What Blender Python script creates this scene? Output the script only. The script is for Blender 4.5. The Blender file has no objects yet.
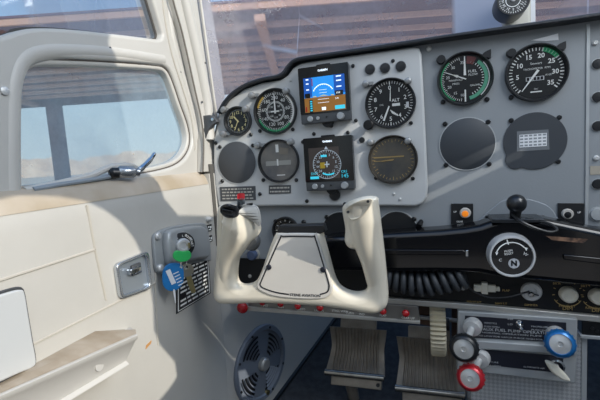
import bpy, bmesh, math, random
from mathutils import Vector, Matrix
random.seed(7)
C = bpy.context.scene.collection
PI = math.pi

# ------------------------------------------------------------------ camera
# panel = plane y 0 (x right, z up), camera 0.70 m behind it, pilot side wall x -0.40
CAM = Vector((0.0, -0.704, 0.0))
MR = Matrix(((0.9508475, -0.30814249, 0.03061418),
             (0.30263216, 0.9456591, 0.11892281),
             (-0.06559575, -0.10381262, 0.99243143)))
FOC = 400.0
def ray(u, v):
    return MR @ Vector(((u - 300) / FOC, 1.0, -(v - 200) / FOC))
def pan(u, v, y=0.0):
    d = ray(u, v); return CAM + d * ((y - CAM.y) / d.y)
def wal(u, v, x=-0.40):
    d = ray(u, v); return CAM + d * ((x - CAM.x) / d.x)
def flo(u, v, z):
    d = ray(u, v); return CAM + d * ((z - CAM.z) / d.z)
def pr(u, v, y=0.0):
    return pan(u, v - .5, y).z - pan(u, v + .5, y).z
cam = bpy.data.cameras.new('camera'); cam.lens = 24.0; cam.sensor_width = 36.0; cam.clip_start = 0.01; cam.clip_end = 5000
co = bpy.data.objects.new('camera', cam); C.objects.link(co)
m3 = Matrix((MR.col[0], MR.col[2], -MR.col[1])).transposed()
co.matrix_world = Matrix.Translation(CAM) @ m3.to_4x4()
bpy.context.scene.camera = co

# ------------------------------------------------------------------ materials
def lin(h):
    h = h.lstrip('#')
    o = []
    for i in (0, 2, 4):
        c = int(h[i:i + 2], 16) / 255
        o.append(c / 12.92 if c <= .04045 else ((c + .055) / 1.055) ** 2.4)
    return (*o, 1)
MATS = {}
def mat(name, col, rough=.5, metal=0., var=.0, vscale=20., bump=0., bscale=200., coat=0., col2=None, emit=0., spec=.5, stretch=None):
    if name in MATS: return MATS[name]
    m = bpy.data.materials.new(name); m.use_nodes = True
    nt = m.node_tree; b = nt.nodes['Principled BSDF']
    b.inputs['Base Color'].default_value = lin(col); b.inputs['Roughness'].default_value = rough
    b.inputs['Metallic'].default_value = metal; b.inputs['Coat Weight'].default_value = coat
    b.inputs['Specular IOR Level'].default_value = spec
    if emit:
        b.inputs['Emission Color'].default_value = lin(col); b.inputs['Emission Strength'].default_value = emit
    tc = nt.nodes.new('ShaderNodeTexCoord')
    src = tc.outputs['Object']
    if stretch:
        mp = nt.nodes.new('ShaderNodeMapping'); mp.inputs['Scale'].default_value = stretch
        nt.links.new(src, mp.inputs['Vector']); src = mp.outputs['Vector']
    if var or col2:
        n = nt.nodes.new('ShaderNodeTexNoise'); n.inputs['Scale'].default_value = vscale; n.inputs['Detail'].default_value = 5
        nt.links.new(src, n.inputs['Vector'])
        r = nt.nodes.new('ShaderNodeValToRGB')
        a = lin(col); c2 = lin(col2) if col2 else tuple(x * (1 - var) for x in a[:3]) + (1,)
        r.color_ramp.elements[0].position = .35; r.color_ramp.elements[1].position = .65
        r.color_ramp.elements[0].color = c2; r.color_ramp.elements[1].color = a
        nt.links.new(n.outputs['Fac'], r.inputs['Fac']); nt.links.new(r.outputs['Color'], b.inputs['Base Color'])
    if bump:
        n2 = nt.nodes.new('ShaderNodeTexNoise'); n2.inputs['Scale'].default_value = bscale; n2.inputs['Detail'].default_value = 3
        nt.links.new(src, n2.inputs['Vector'])
        bp = nt.nodes.new('ShaderNodeBump'); bp.inputs['Strength'].default_value = bump; bp.inputs['Distance'].default_value = .002
        nt.links.new(n2.outputs['Fac'], bp.inputs['Height']); nt.links.new(bp.outputs['Normal'], b.inputs['Normal'])
    MATS[name] = m
    return m
def glassmat(name, tint, haze, hazecol, gloss=.08, scratch=0., hazefn=None):
    m = bpy.data.materials.new(name); m.use_nodes = True
    nt = m.node_tree; nt.nodes.clear()
    out = nt.nodes.new('ShaderNodeOutputMaterial')
    tr = nt.nodes.new('ShaderNodeBsdfTransparent'); tr.inputs['Color'].default_value = lin(tint)
    gl = nt.nodes.new('ShaderNodeBsdfGlossy'); gl.inputs['Roughness'].default_value = .03
    fr = nt.nodes.new('ShaderNodeFresnel'); fr.inputs['IOR'].default_value = 1.45
    mx = nt.nodes.new('ShaderNodeMixShader')
    mu = nt.nodes.new('ShaderNodeMath'); mu.operation = 'MULTIPLY'; mu.inputs[1].default_value = gloss * 10
    nt.links.new(fr.outputs[0], mu.inputs[0]); nt.links.new(mu.outputs[0], mx.inputs[0])
    nt.links.new(tr.outputs[0], mx.inputs[1]); nt.links.new(gl.outputs[0], mx.inputs[2])
    last = mx
    if haze:
        df = nt.nodes.new('ShaderNodeBsdfDiffuse'); df.inputs['Color'].default_value = lin(hazecol)
        tl = nt.nodes.new('ShaderNodeBsdfTranslucent'); tl.inputs['Color'].default_value = lin(hazecol)
        m1 = nt.nodes.new('ShaderNodeMixShader'); m1.inputs[0].default_value = .6
        nt.links.new(df.outputs[0], m1.inputs[1]); nt.links.new(tl.outputs[0], m1.inputs[2])
        m2 = nt.nodes.new('ShaderNodeMixShader')
        nt.links.new(last.outputs[0], m2.inputs[1]); nt.links.new(m1.outputs[0], m2.inputs[2])
        tc = nt.nodes.new('ShaderNodeTexCoord')
        n = nt.nodes.new('ShaderNodeTexNoise'); n.inputs['Scale'].default_value = 9; n.inputs['Detail'].default_value = 8; n.inputs['Roughness'].default_value = .7
        nt.links.new(tc.outputs['Object'], n.inputs['Vector'])
        mr = nt.nodes.new('ShaderNodeMapRange'); mr.inputs['From Min'].default_value = .3; mr.inputs['From Max'].default_value = .75
        mr.inputs['To Min'].default_value = haze * .6; mr.inputs['To Max'].default_value = haze * 1.6
        nt.links.new(n.outputs['Fac'], mr.inputs['Value'])
        fac = mr.outputs[0]
        if scratch:
            w = nt.nodes.new('ShaderNodeTexVoronoi'); w.feature = 'DISTANCE_TO_EDGE'; w.inputs['Scale'].default_value = 7
            mp = nt.nodes.new('ShaderNodeMapping'); mp.inputs['Scale'].default_value = (1.3, 1, .35); mp.inputs['Rotation'].default_value = (0, .6, 0)
            nt.links.new(tc.outputs['Object'], mp.inputs['Vector']); nt.links.new(mp.outputs[0], w.inputs['Vector'])
            lt = nt.nodes.new('ShaderNodeMapRange'); lt.inputs['From Min'].default_value = 0; lt.inputs['From Max'].default_value = .012
            lt.inputs['To Min'].default_value = scratch; lt.inputs['To Max'].default_value = 0
            nt.links.new(w.outputs['Distance'], lt.inputs['Value'])
            n3 = nt.nodes.new('ShaderNodeTexNoise'); n3.inputs['Scale'].default_value = 6
            nt.links.new(tc.outputs['Object'], n3.inputs['Vector'])
            gt = nt.nodes.new('ShaderNodeMapRange'); gt.inputs['From Min'].default_value = .5; gt.inputs['From Max'].default_value = .65
            nt.links.new(n3.outputs['Fac'], gt.inputs['Value'])
            ml = nt.nodes.new('ShaderNodeMath'); ml.operation = 'MULTIPLY'
            nt.links.new(lt.outputs[0], ml.inputs[0]); nt.links.new(gt.outputs[0], ml.inputs[1])
            ad = nt.nodes.new('ShaderNodeMath'); ad.operation = 'ADD'
            nt.links.new(fac, ad.inputs[0]); nt.links.new(ml.outputs[0], ad.inputs[1]); fac = ad.outputs[0]
        if hazefn: fac = hazefn(nt, tc, fac)
        nt.links.new(fac, m2.inputs[0]); last = m2
    nt.links.new(last.outputs[0], out.inputs[0])
    return m

GREY = mat('panel_grey_paint', '#84898d', .5, var=.05, vscale=6, bump=.08, bscale=300)
GREY2 = mat('raised_panel_paint', '#b9bbbb', .45, var=.05, vscale=5, bump=.05, bscale=300)
CREAM = mat('cream_upholstery', '#b8b6b0', .62, var=.07, vscale=9, bump=.12, bscale=90)
CREAM2 = mat('cream_frame_paint', '#bebcb6', .45, var=.05, vscale=8)
SEAM = mat('seam_vinyl', '#b4afa5', .7)  # vinyl colour of the seam piping
BROWN = mat('grimy_vinyl', '#b5aa9b', .6, col2='#94846f', vscale=12, stretch=(1, 2, 5))
WHITEP = mat('white_plastic', '#b9bcbd', .3, coat=.3)
YOKE = mat('ivory_yoke_plastic', '#e6dfce', .32, var=.03, vscale=14, coat=.15)
YOKEP = mat('matte_yoke_cover', '#d3cfc7', .6, var=.03, vscale=30)
BLACK = mat('black_plastic', '#101215', .42, spec=.35)
SATIN = mat('satin_black_metal', '#1a1c1f', .35, var=.2, vscale=40)
GLOSS = mat('gloss_black_panel', '#06070b', .12, coat=.15, spec=.4)
DGREY = mat('dark_grey_cover', '#43464a', .55, var=.12, vscale=8)
DGREY2 = mat('charcoal_cover', '#33383e', .5, var=.1, vscale=10)
NAVY = mat('dark_blue_vinyl', '#1b2028', .45, bump=.2, bscale=250, coat=.1)
FACE = mat('dial_face_black', '#111416', .5)
WMARK = mat('white_marking', '#e6e8e6', .5, emit=.05)
GMARK = mat('green_marking', '#2f9d6a', .5, emit=.04)
YMARK = mat('yellow_marking', '#cfae4a', .5)
PMARK = mat('pale_yellow_marking', '#ddd19a', .5, emit=.03)
RMARK = mat('brick_red_marking', '#6f3a38', .5)
GOLD = mat('gold_marking', '#b59a62', .5)
METAL = mat('brushed_aluminium', '#d2d3d2', .38, .3, var=.12, vscale=60)
CHROME = mat('polished_chrome', '#cfd3d6', .12, 1.)
STEEL = mat('worn_pedal_metal', '#a39a8d', .42, .45, var=.3, vscale=30)
SILVERP = mat('silver_grey_paint', '#a7abad', .4, .25, var=.08, vscale=20)
STRIPM = mat('silver_strip', '#b4b3ae', .35, .4, var=.1, vscale=30)
RED = mat('red_plastic', '#b3121c', .25, coat=.5)
BLUE = mat('blue_anodised', '#1668a8', .3, .35, coat=.3)
REDA = mat('red_anodised', '#b8202c', .3, .3, coat=.3)
IVORY = mat('ivory_plastic', '#d9d5c6', .35); TANW = mat('tan_wheel', '#b5ad96', .5)
RUBBER = mat('black_rubber', '#1b1d20', .6)
CORD = mat('grey_rubber_cord', '#34383d', .5)
ORANGE = mat('amber_lamp_lens', '#d9781c', .2, emit=.45)
LAMPW = mat('white_lamp_ring', '#b5b1aa', .4)
GREENR = mat('green_rubber', '#2fae5a', .35)
BLUETAG = mat('blue_tag_plastic', '#2276b6', .3, var=.15, vscale=60)
BRASS = mat('brass_key_metal', '#c2b280', .3, 1., var=.1, vscale=80)
SCRSKY = mat('display_sky_blue', '#1f86d6', .3, emit=.55)
SCRDK = mat('display_deep_blue', '#0d4da0', .3, emit=.45)
SCRBR = mat('display_ground_brown', '#80561f', .3, emit=.5)
SCRBK = mat('display_black', '#050608', .12)
SCRGY = mat('display_dim_brown', '#3a3330', .2, emit=.15)
SCRCY = mat('display_cyan', '#3bc0d6', .3, emit=.5)
SCRWH = mat('display_white', '#dfe9f2', .3, emit=.7)
SCRGR = mat('display_green', '#30b050', .3, emit=.5)
SCRYE = mat('display_yellow', '#d9c02c', .3, emit=.5)
PAPER = mat('paper_label', '#d7d9dc', .6)
CLEAR = glassmat('instrument_glass', '#ffffff', 0, '#ffffff', .06)
CARPET = mat('charcoal_carpet', '#3d3f42', .95, var=.4, vscale=70, bump=.8, bscale=300)
FIREW = mat('dark_firewall', '#121316', .8, var=.3, vscale=10)

# ------------------------------------------------------------------ geometry helpers
class Fr:
    def __init__(s, o, r, u, n): s.o, s.r, s.u, s.n = Vector(o), Vector(r), Vector(u), Vector(n)
    def __call__(s, a, b, c=0.): return s.o + s.r * a + s.u * b + s.n * c
def PF(o): return Fr(o, (1, 0, 0), (0, 0, 1), (0, -1, 0))          # facing the pilot
def WF(o): return Fr(o, (0, 1, 0), (0, 0, 1), (1, 0, 0))           # on the left wall, facing right
def ZF(o): return Fr(o, (1, 0, 0), (0, 1, 0), (0, 0, 1))
def AF(o, n, up=(0, 0, 1)):                                         # along any axis
    n = Vector(n).normalized(); r = Vector(up).cross(n)
    if r.length < 1e-4: r = Vector((1, 0, 0))
    r.normalize(); u = n.cross(r); return Fr(o, r, u, n)
W = Fr((0, 0, 0), (1, 0, 0), (0, 1, 0), (0, 0, 1))
def smooth(pts, n=6, closed=True):
    pts = [Vector(p) for p in pts]; out = []; L = len(pts)
    rng = range(L) if closed else range(L - 1)
    for i in rng:
        p1, p2 = pts[i], pts[(i + 1) % L]
        p0 = pts[i - 1] if (closed or i > 0) else p1
        p3 = pts[(i + 2) % L] if (closed or i + 2 < L) else p2
        for k in range(n):
            t = k / n
            out.append(.5 * ((2 * p1) + (p2 - p0) * t + (2 * p0 - 5 * p1 + 4 * p2 - p3) * t * t + (3 * p1 - p0 - 3 * p2 + p3) * t ** 3))
    if not closed: out.append(pts[-1])
    return out
def rrect(a0, a1, b0, b1, r, n=5):
    o = []
    for cx, cy, s in ((a1 - r, b1 - r, 0), (a0 + r, b1 - r, 90), (a0 + r, b0 + r, 180), (a1 - r, b0 + r, 270)):
        for k in range(n + 1):
            t = math.radians(s + 90 * k / n); o.append((cx + r * math.cos(t), cy + r * math.sin(t)))
    return o
class MB:
    def __init__(s, f=W): s.v, s.f, s.fr = [], [], f
    def add(s, vs, fs, fr=None):
        fr = fr or s.fr; b = len(s.v)
        s.v += [fr(*p) for p in vs]; s.f += [[i + b for i in q] for q in fs]; return s
    def box(s, a0, a1, b0, b1, c0, c1, fr=None):
        return s.add([(a, b, c) for a in (a0, a1) for b in (b0, b1) for c in (c0, c1)],
                     [(0, 1, 3, 2), (4, 6, 7, 5), (0, 4, 5, 1), (2, 3, 7, 6), (0, 2, 6, 4), (1, 5, 7, 3)], fr)
    def prism(s, pts, c0, c1, fr=None, top=None):
        n = len(pts); top = top or pts
        vs = [(p[0], p[1], c0) for p in pts] + [(p[0], p[1], c1) for p in top]
        return s.add(vs, [list(range(n))[::-1], [n + i for i in range(n)]] + [(i, (i + 1) % n, n + (i + 1) % n, n + i) for i in range(n)], fr)
    def lathe(s, prof, a=0, b=0, seg=32, fr=None, c=0, cap=True):
        vs, fs = [], []; m = len(prof)
        for k in range(seg):
            t = 2 * PI * k / seg
            vs += [(a + r * math.cos(t), b + r * math.sin(t), c + h) for r, h in prof]
        for k in range(seg):
            j = (k + 1) % seg
            fs += [(k * m + i, j * m + i, j * m + i + 1, k * m + i + 1) for i in range(m - 1)]
        if cap:
            if prof[0][0] > 1e-6: fs.append([k * m for k in range(seg)][::-1])
            if prof[-1][0] > 1e-6: fs.append([k * m + m - 1 for k in range(seg)])
        return s.add(vs, fs, fr)
    def disc(s, a, b, r, c=0, seg=24, fr=None): return s.lathe([(r, 0), (r, .0006)], a, b, seg, fr, c)
    def sphere(s, a, b, c, r, fr=None, seg=20, sq=1.):
        return s.lathe([(max(r * math.sin(PI * i / 12), 1e-5), -r * sq * math.cos(PI * i / 12)) for i in range(13)], a, b, seg, fr, c)
    def tube(s, pts, r, seg=10, closed=False, fr=None, sq=1.):
        fr = fr or s.fr; P = [fr(*p) for p in pts]; n = len(P); vs, fs = [], []
        rr = r if isinstance(r, (list, tuple)) else [r] * n
        up = None
        for i, p in enumerate(P):
            if closed: t = P[(i + 1) % n] - P[i - 1]
            else: t = P[min(i + 1, n - 1)] - P[max(i - 1, 0)]
            t.normalize()
            if up is None:
                up = Vector((0, 0, 1)) if abs(t.z) < .9 else Vector((0, 1, 0))
            up = (up - t * up.dot(t)).normalized(); sd = t.cross(up)
            for k in range(seg):
                a = 2 * PI * k / seg; vs.append(p + up * (rr[i] * math.cos(a) * sq) + sd * (rr[i] * math.sin(a)))
        for i in range(n if closed else n - 1):
            j = (i + 1) % n
            fs += [(i * seg + k, i * seg + (k + 1) % seg, j * seg + (k + 1) % seg, j * seg + k) for k in range(seg)]
        if not closed: fs += [list(range(seg))[::-1], [(n - 1) * seg + k for k in range(seg)]]
        b = len(s.v); s.v += vs; s.f += [[i + b for i in q] for q in fs]; return s
    def grid(s, rows, fr=None, closed=False):
        n = len(rows[0]); vs = [p for r in rows for p in r]; fs = []
        for i in range(len(rows) - 1):
            for k in range(n if closed else n - 1):
                fs.append((i * n + k, i * n + (k + 1) % n, (i + 1) * n + (k + 1) % n, (i + 1) * n + k))
        return s.add(vs, fs, fr)
    def loft(s, rows, fr=None):
        n = len(rows[0]); s.grid(rows, fr, True); b = len(s.v) - n * len(rows)
        s.f += [[b + k for k in range(n)][::-1], [b + n * (len(rows) - 1) + k for k in range(n)]]; return s
    def plate(s, loops, c0, c1, bev=0., fr=None, res=3):
        cu = bpy.data.curves.new('t', 'CURVE'); cu.dimensions = '2D'; cu.fill_mode = 'BOTH'
        h = (c1 - c0) / 2; cu.extrude = max(h - bev, 0); cu.bevel_depth = bev; cu.bevel_resolution = res; cu.offset = -bev
        for lp in loops:
            sp = cu.splines.new('POLY'); sp.points.add(len(lp) - 1); sp.use_cyclic_u = True
            for i, p in enumerate(lp): sp.points[i].co = (p[0], p[1], 0, 1)
        o = bpy.data.objects.new('t', cu); me = o.to_mesh()
        s.add([(v.co.x, v.co.y, v.co.z + (c0 + c1) / 2) for v in me.vertices], [list(p.vertices) for p in me.polygons], fr)
        o.to_mesh_clear(); bpy.data.objects.remove(o); bpy.data.curves.remove(cu); return s
    def text(s, txt, a, b, size, c=.0008, al='CENTER', fr=None, rot=0., bold=0., sx=1.):
        cu = bpy.data.curves.new('t', 'FONT'); cu.body = txt; cu.size = size; cu.align_x = al; cu.align_y = 'CENTER'; cu.resolution_u = 2; cu.offset = bold
        o = bpy.data.objects.new('t', cu); me = o.to_mesh(); cr, sr = math.cos(rot), math.sin(rot)
        s.add([(a + v.co.x * sx * cr - v.co.y * sr, b + v.co.x * sx * sr + v.co.y * cr, c) for v in me.vertices], [list(p.vertices) for p in me.polygons], fr)
        o.to_mesh_clear(); bpy.data.objects.remove(o); bpy.data.curves.remove(cu); return s
    def quad(s, pts, c=.0008, fr=None): return s.add([(p[0], p[1], c) for p in pts], [list(range(len(pts)))], fr)
    def rect(s, a0, a1, b0, b1, c=.0008, fr=None): return s.quad([(a0, b0), (a1, b0), (a1, b1), (a0, b1)], c, fr)
    def tick(s, deg, r0, r1, w, c=.0008, w1=None):           # degrees clockwise from the top
        t = math.radians(90 - deg); w1 = w if w1 is None else w1; ct, st = math.cos(t), math.sin(t)
        return s.quad([(r0 * ct - w / 2 * st, r0 * st + w / 2 * ct), (r0 * ct + w / 2 * st, r0 * st - w / 2 * ct),
                       (r1 * ct + w1 / 2 * st, r1 * st - w1 / 2 * ct), (r1 * ct - w1 / 2 * st, r1 * st + w1 / 2 * ct)], c)
    def arc(s, d0, d1, r0, r1, c=.0008, n=16):
        vs = []
        for k in range(n + 1):
            t = math.radians(90 - (d0 + (d1 - d0) * k / n)); vs += [(r0 * math.cos(t), r0 * math.sin(t), c), (r1 * math.cos(t), r1 * math.sin(t), c)]
        return s.add(vs, [(2 * k, 2 * k + 1, 2 * k + 3, 2 * k + 2) for k in range(n)])
    def build(s, name, m, parent=None, bevel=0., ang=35, flat=False):
        o0 = parent_loc(parent)
        me = bpy.data.meshes.new(name); me.from_pydata([tuple(v - o0) for v in s.v], [], s.f)
        bm = bmesh.new(); bm.from_mesh(me); bmesh.ops.recalc_face_normals(bm, faces=bm.faces); bm.to_mesh(me); bm.free()
        if not flat:
            me.polygons.foreach_set('use_smooth', [True] * len(me.polygons)); me.set_sharp_from_angle(angle=math.radians(ang))
        me.materials.append(m)
        o = bpy.data.objects.new(name, me); C.objects.link(o)
        if parent: o.parent = parent
        if bevel:
            md = o.modifiers.new('bevel', 'BEVEL'); md.width = bevel; md.segments = 3; md.limit_method = 'ANGLE'; md.angle_limit = math.radians(40)
        return o
def parent_loc(p):
    l = Vector((0, 0, 0))
    while p: l = l + p.location; p = p.parent
    return l
def tag(o, label, cat=None, group=None, kind=None):
    if label: o['label'] = label
    if cat: o['category'] = cat
    if group: o['group'] = group
    if kind: o['kind'] = kind
    return o
def thing(name, label, cat, loc, group=None, kind=None):
    o = bpy.data.objects.new(name, None); C.objects.link(o); o.location = Vector(loc); o.empty_display_size = .02
    return tag(o, label, cat, group, kind)
def struct(o): o['kind'] = 'structure'; return o
def P2(pts, y): return [(p.x, p.z) for p in (pan(u, v, y) for u, v in pts)]     # panel-plane outlines (x, z)
def W2(pts, x): return [(p.y, p.z) for p in (wal(u, v, x) for u, v in pts)]     # wall-plane outlines (y, z)
P0 = PF((0, 0, 0)); W0 = WF((0, 0, 0))

# ------------------------------------------------------------------ instrument panel
YS = -0.012
ipan = thing('instrument_panel', 'large grey sheet metal instrument panel holding the round gauges, raised pilot plate at left', 'instrument panel', (0.1, 0, 0))
main = P2([(218, 258), (214, 207), (212.5, 170), (213, 140), (219, 112), (229, 98), (244, 87), (262, 80), (280, 77), (286, 72), (291, 65), (300, 60)], 0)
main += [(p.x, p.z) for p in (pan(440, 38), pan(600, 13))] + [(.70, .172), (.70, -.275), (pan(240, 291).x, pan(240, 291).z), (pan(236, 262).x, pan(236, 262).z)]
MB(P0).prism(main, -.003, .0).build('panel_sheet', GREY, ipan)
sub = P2([(218, 207), (214.5, 185), (213, 165), (213.5, 140), (219, 114), (229, 100), (244, 89), (262, 82.5), (280, 80), (287.5, 75), (293, 67.5), (302, 63), (340, 57), (380, 51.5), (414, 47), (419, 48), (421.5, 54), (423, 80), (426, 140), (428, 187), (427, 197), (423.5, 203), (416, 206.5), (380, 206), (300, 206)], YS)
MB(P0).plate([sub], 0.0005, -YS, .004).build('raised_plate', GREY2, ipan)
# vertical seam strip on the right and the next panel bay
sx = pan(587, 130).x
MB(P0).box(sx - .002, sx + .002, -.26, .165, 0, .002).build('seam_strip', SILVERP, ipan)
hl = P2([(494, 206), (503, 200), (517, 198), (533, 200), (548, 206), (556, 216), (557, 226), (480, 226), (484, 215)], 0)
MB(P0).plate([smooth(hl, 5)], 0, .0035, .0015).build('oval_plate', mat('oval_plate_grey', '#7f858a', .45), ipan)
def screw(u, v, y=0., r=2.0, m=SATIN, name='screw'):
    R = r * pr(u, v, y); f = PF(pan(u, v, y)); mb = MB(f)
    mb.lathe([(R, -.0005), (R, R * .5), (R * .6, R * .9), (R * .25, R * .9), (R * .2, R * .5), (1e-5, R * .5)], seg=14)
    return mb.build(name, m, ipan)
for u, v in [(216, 143), (220, 147), (251, 134.5), (253, 145.5), (260, 131), (293, 129.5), (222.5, 181), (263.5, 180), (296.5, 180), (303, 142), (314, 134),
             (260, 194), (393, 61), (411, 123), (348, 132.5), (356, 120.5), (353, 66), (331.5, 126), (409, 140.5), (376, 178), (413, 178.5), (307, 201), (345, 204), (247, 108)]:
    screw(u, v, YS, 1.9)
for u, v in [(394, 194), (291, 80.5), (400, 199)]: screw(u, v, YS, 1.4, METAL)
for u, v in [(443, 102), (487, 99.5), (445, 124), (488, 122), (511, 97.5), (511, 120.5), (559, 117.5), (446, 165), (489, 164), (558, 161.5), (327, 217), (414, 219), (276, 221.5), (304, 222)]:
    screw(u, v, 0, 2.4)
for u, v in [(429, 49), (595, 43), (596, 158)]: screw(u, v, 0, 2.6, METAL)
for u, v in [(487, 217), (543, 217)]: screw(u, v, -.004, 1.8, SATIN)
# raised tan sticker remnant above the tachometer
MB(P0).prism(P2([(531, 40.5), (545, 37), (558, 33.5), (558.5, 40), (546, 41)], 0), 0, .0006).build('sticker_residue', PAPER, ipan)
POSTM = mat('post_light_metal', '#8f9192', .35, .6)
def post_light(u, v, y, m=POSTM, dirn=(0, 0), r=3.4):
    R = r * pr(u, v, y); f = PF(pan(u, v, y)); mb = MB(f)
    mb.lathe([(R, 0), (R, R * 1.1), (R * .85, R * 1.7), (R * .5, R * 1.9), (1e-5, R * 1.9)], seg=16)
    mb.box(-R * .5, R * .5 + dirn[0] * R * 1.6, -R * .45, R * .45 + dirn[1] * R, 0, R * 1.0)
    return mb.build('post_light', m, ipan)
for u, v, d in [(253, 96, (1, 0)), (287, 91.5, (-.6, 0)), (225, 134, (1, 0)), (259, 145.5, (1, 0)), (291.5, 142, (-.6, 0)), (366, 84.5, (1, 0)), (408, 81.5, (-.5, 0)), (225, 110, (.5, 0)), (247, 109.5, (0, 0)), (370.5, 142.5, (.4, 0)), (408, 141, (-.5, 0))]:
    post_light(u, v, YS, POSTM, d, 3.6)
def eyebrow(u, v, y, a):                       # black tear-drop lamp shield beside a gauge
    R = 4.8 * pr(u, v, y); f = PF(pan(u, v, y)); mb = MB(f)
    if a < 1.5: pts = [(p.x, p.y) for p in smooth([Vector((R * x, R * z, 0)) for x, z in ((-.9, -.2), (-.5, .5), (.8, 1.0), (1.0, .8), (.95, -.7), (.3, -.9))], 4)]
    else: pts = [(R * math.cos(k * PI / 10), R * math.sin(k * PI / 10)) for k in range(20)]
    mb.prism(pts, 0, R * 1.0, top=[(p[0] * .85, p[1] * .85) for p in pts]); return mb.build('lamp_shield', SATIN, ipan)
for u, v, a in [(441, 60, 2.2), (486, 55, .9), (511, 53.5, 2.2), (560, 47, .9)]: eyebrow(u, v, 0, a)
def plug(u, v, y, r, label, name='hole_plug', m=SATIN, group=None, cat='plug'):
    R = r * pr(u, v, y); f = PF(pan(u, v, y)); t = thing(name, label, cat, f.o, group)
    MB(f).lathe([(R, -.0004), (R, R * .25), (R * .9, R * .45), (1e-5, R * .52)], seg=24).build('cap', m, t)
    MB(f).lathe([(R * 1.12, -.0004), (R * 1.12, R * .12), (R * .98, R * .12)], seg=24, cap=False).build('rim', SILVERP, t)
    return t
for (u, v), w in zip([(370, 69.5), (385, 68.2), (400.7, 66.4)], ['leftmost', 'middle', 'rightmost']):
    plug(u, v, YS, 5.2, f'{w} of the three black round plugs in a row above the altimeter', group='plugs above the altimeter')
plug(335, 195, YS, 5.6, 'black round plug just under the lower square display')
plug(362, 140, YS, 2.9, 'tiny black plug between lower square display and glass-faced gauge')
for (u, v), w in zip([(597.5, 64), (597.5, 97), (597.5, 126), (597.5, 184)], ['topmost', 'second from top', 'third from top', 'lowest']):
    plug(u, v, 0, 5.0, f'{w} black plug of the column on the far right panel strip', group='plugs on the right strip')
plug(597, 214, 0, 6.5, 'silver round plug low on the far right panel strip', m=SILVERP)
MB(P0).prism(P2([(590, 166), (604, 166), (604, 174), (590, 175)], 0), 0, .0006).build('label_strip', mat('tan_tape', '#9c9588', .6), ipan)

# glareshield
gl = [(218.5, 113), (221.5, 107), (226, 100), (234, 92), (246, 84.5), (262, 79), (276, 76.3), (283, 73), (288.5, 65.5), (295.5, 59.8), (310, 56.8), (340, 52.5), (440, 37.5), (520, 26), (600, 14.3)]
gp = [pan(u, v, -.02) for u, v in gl]; gp += [Vector((.45, -.02, .175)), Vector((.70, -.02, .172))]
gp = smooth(gp, 4, False)
prof = []
rows = []
for i, p in enumerate(gp):
    t = (gp[min(i + 1, len(gp) - 1)] - gp[max(i - 1, 0)]).normalized(); n = Vector((-t.z, 0, t.x))
    if n.z < 0: n = -n
    r = []
    for a, yy in ((-.003, .03), (-.003, -.004), (-.0035, -.009), (-.002, -.013), (.001, -.013), (.0028, -.009), (.0034, .0), (.0032, .06), (.0, .12), (-.003, .12)):
        q = p + n * a; r.append((q.x, yy - .012, q.z))
    rows.append(r)
gs = MB(); gs.loft(rows)
tag(gs.build('glareshield', NAVY), 'dark blue-black padded glareshield lip along the top of the panel', 'glareshield')

# ------------------------------------------------------------------ gauges
def gauge(name, label, cat, u, v, d, y, facem=FACE, bez=.10, group=None, glass=True, bm=SATIN, depth=.008):
    f = PF(pan(u, v, y)); R = d / 2 * pr(u, v, y); t = thing(name, label, cat, f.o, group)
    ri = R * (1 - bez)
    MB(f).lathe([(R, -.0005), (R, depth * .6), (R * .985, depth), (R * (1 - bez * .5), depth), (ri, depth * .45), (ri, .001)], seg=48, cap=False).build('bezel', bm, t)
    MB(f).lathe([(ri * 1.02, -.0002), (ri * 1.02, .001), (1e-5, .001)], seg=48).build('dial_face', facem, t)
    global fc; fc = [c for c in t.children if c.name.startswith('dial_face')][0]
    if glass: MB(f).lathe([(ri * 1.01, depth * .5), (1e-5, depth * .5)], seg=48, cap=False).build('glass', CLEAR, t)
    f2 = PF(f.o + Vector((0, -.001, 0)))
    return t, f2, ri
def bezel_screws(t, f, R, angs, m=SATIN):
    for a in angs:
        MB(f).lathe([(R * .06, 0), (R * .06, .002), (1e-5, .0022)], R * math.cos(math.radians(a)), R * math.sin(math.radians(a)), 10).build('bezel_screw', m, t)

# airspeed
t, f, r = gauge('airspeed_indicator', 'airspeed dial with yellow and white arcs and needle straight up, left of top display', 'gauge', 275.7, 111.5, 46.5, YS)
mb = MB(f)
for k in range(60): mb.tick(k * 6, r * .80, r * (.92 if k % 5 else .97), r * .025)
for k in range(44): mb.tick(k * 360 / 44, r * .40, r * .50, r * .03)
mb.build('tick_marks', WMARK, fc)
mb = MB(f)
for k, n in enumerate(['200', '40', '60', '80', '100', '120', '140', '160', '180']):
    a = math.radians(90 - (k * 40)); mb.text(n, r * .65 * math.cos(a), r * .65 * math.sin(a), r * .24)
for k, n in enumerate(['50', '70', '90', '110', '130', '150', '170']):
    a = math.radians(90 - (40 + k * 46)); mb.text(n, r * .3 * math.cos(a), r * .3 * math.sin(a), r * .13)
mb.build('numerals', WMARK, fc)
MB(f).arc(-75, -38, r * .88, r * .98).build('yellow_arc', YMARK, fc)
MB(f).arc(40, 130, r * .88, r * .97).build('white_arc', WMARK, fc)
MB(f).arc(130, 250, r * .88, r * .97).build('green_arc', GMARK, fc)
MB(f).tick(0, -r * .1, r * .85, r * .09, .0022, r * .05).tick(90, -r * .22, r * .22, r * .07, .0022).build('needle', WMARK, t)

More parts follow.
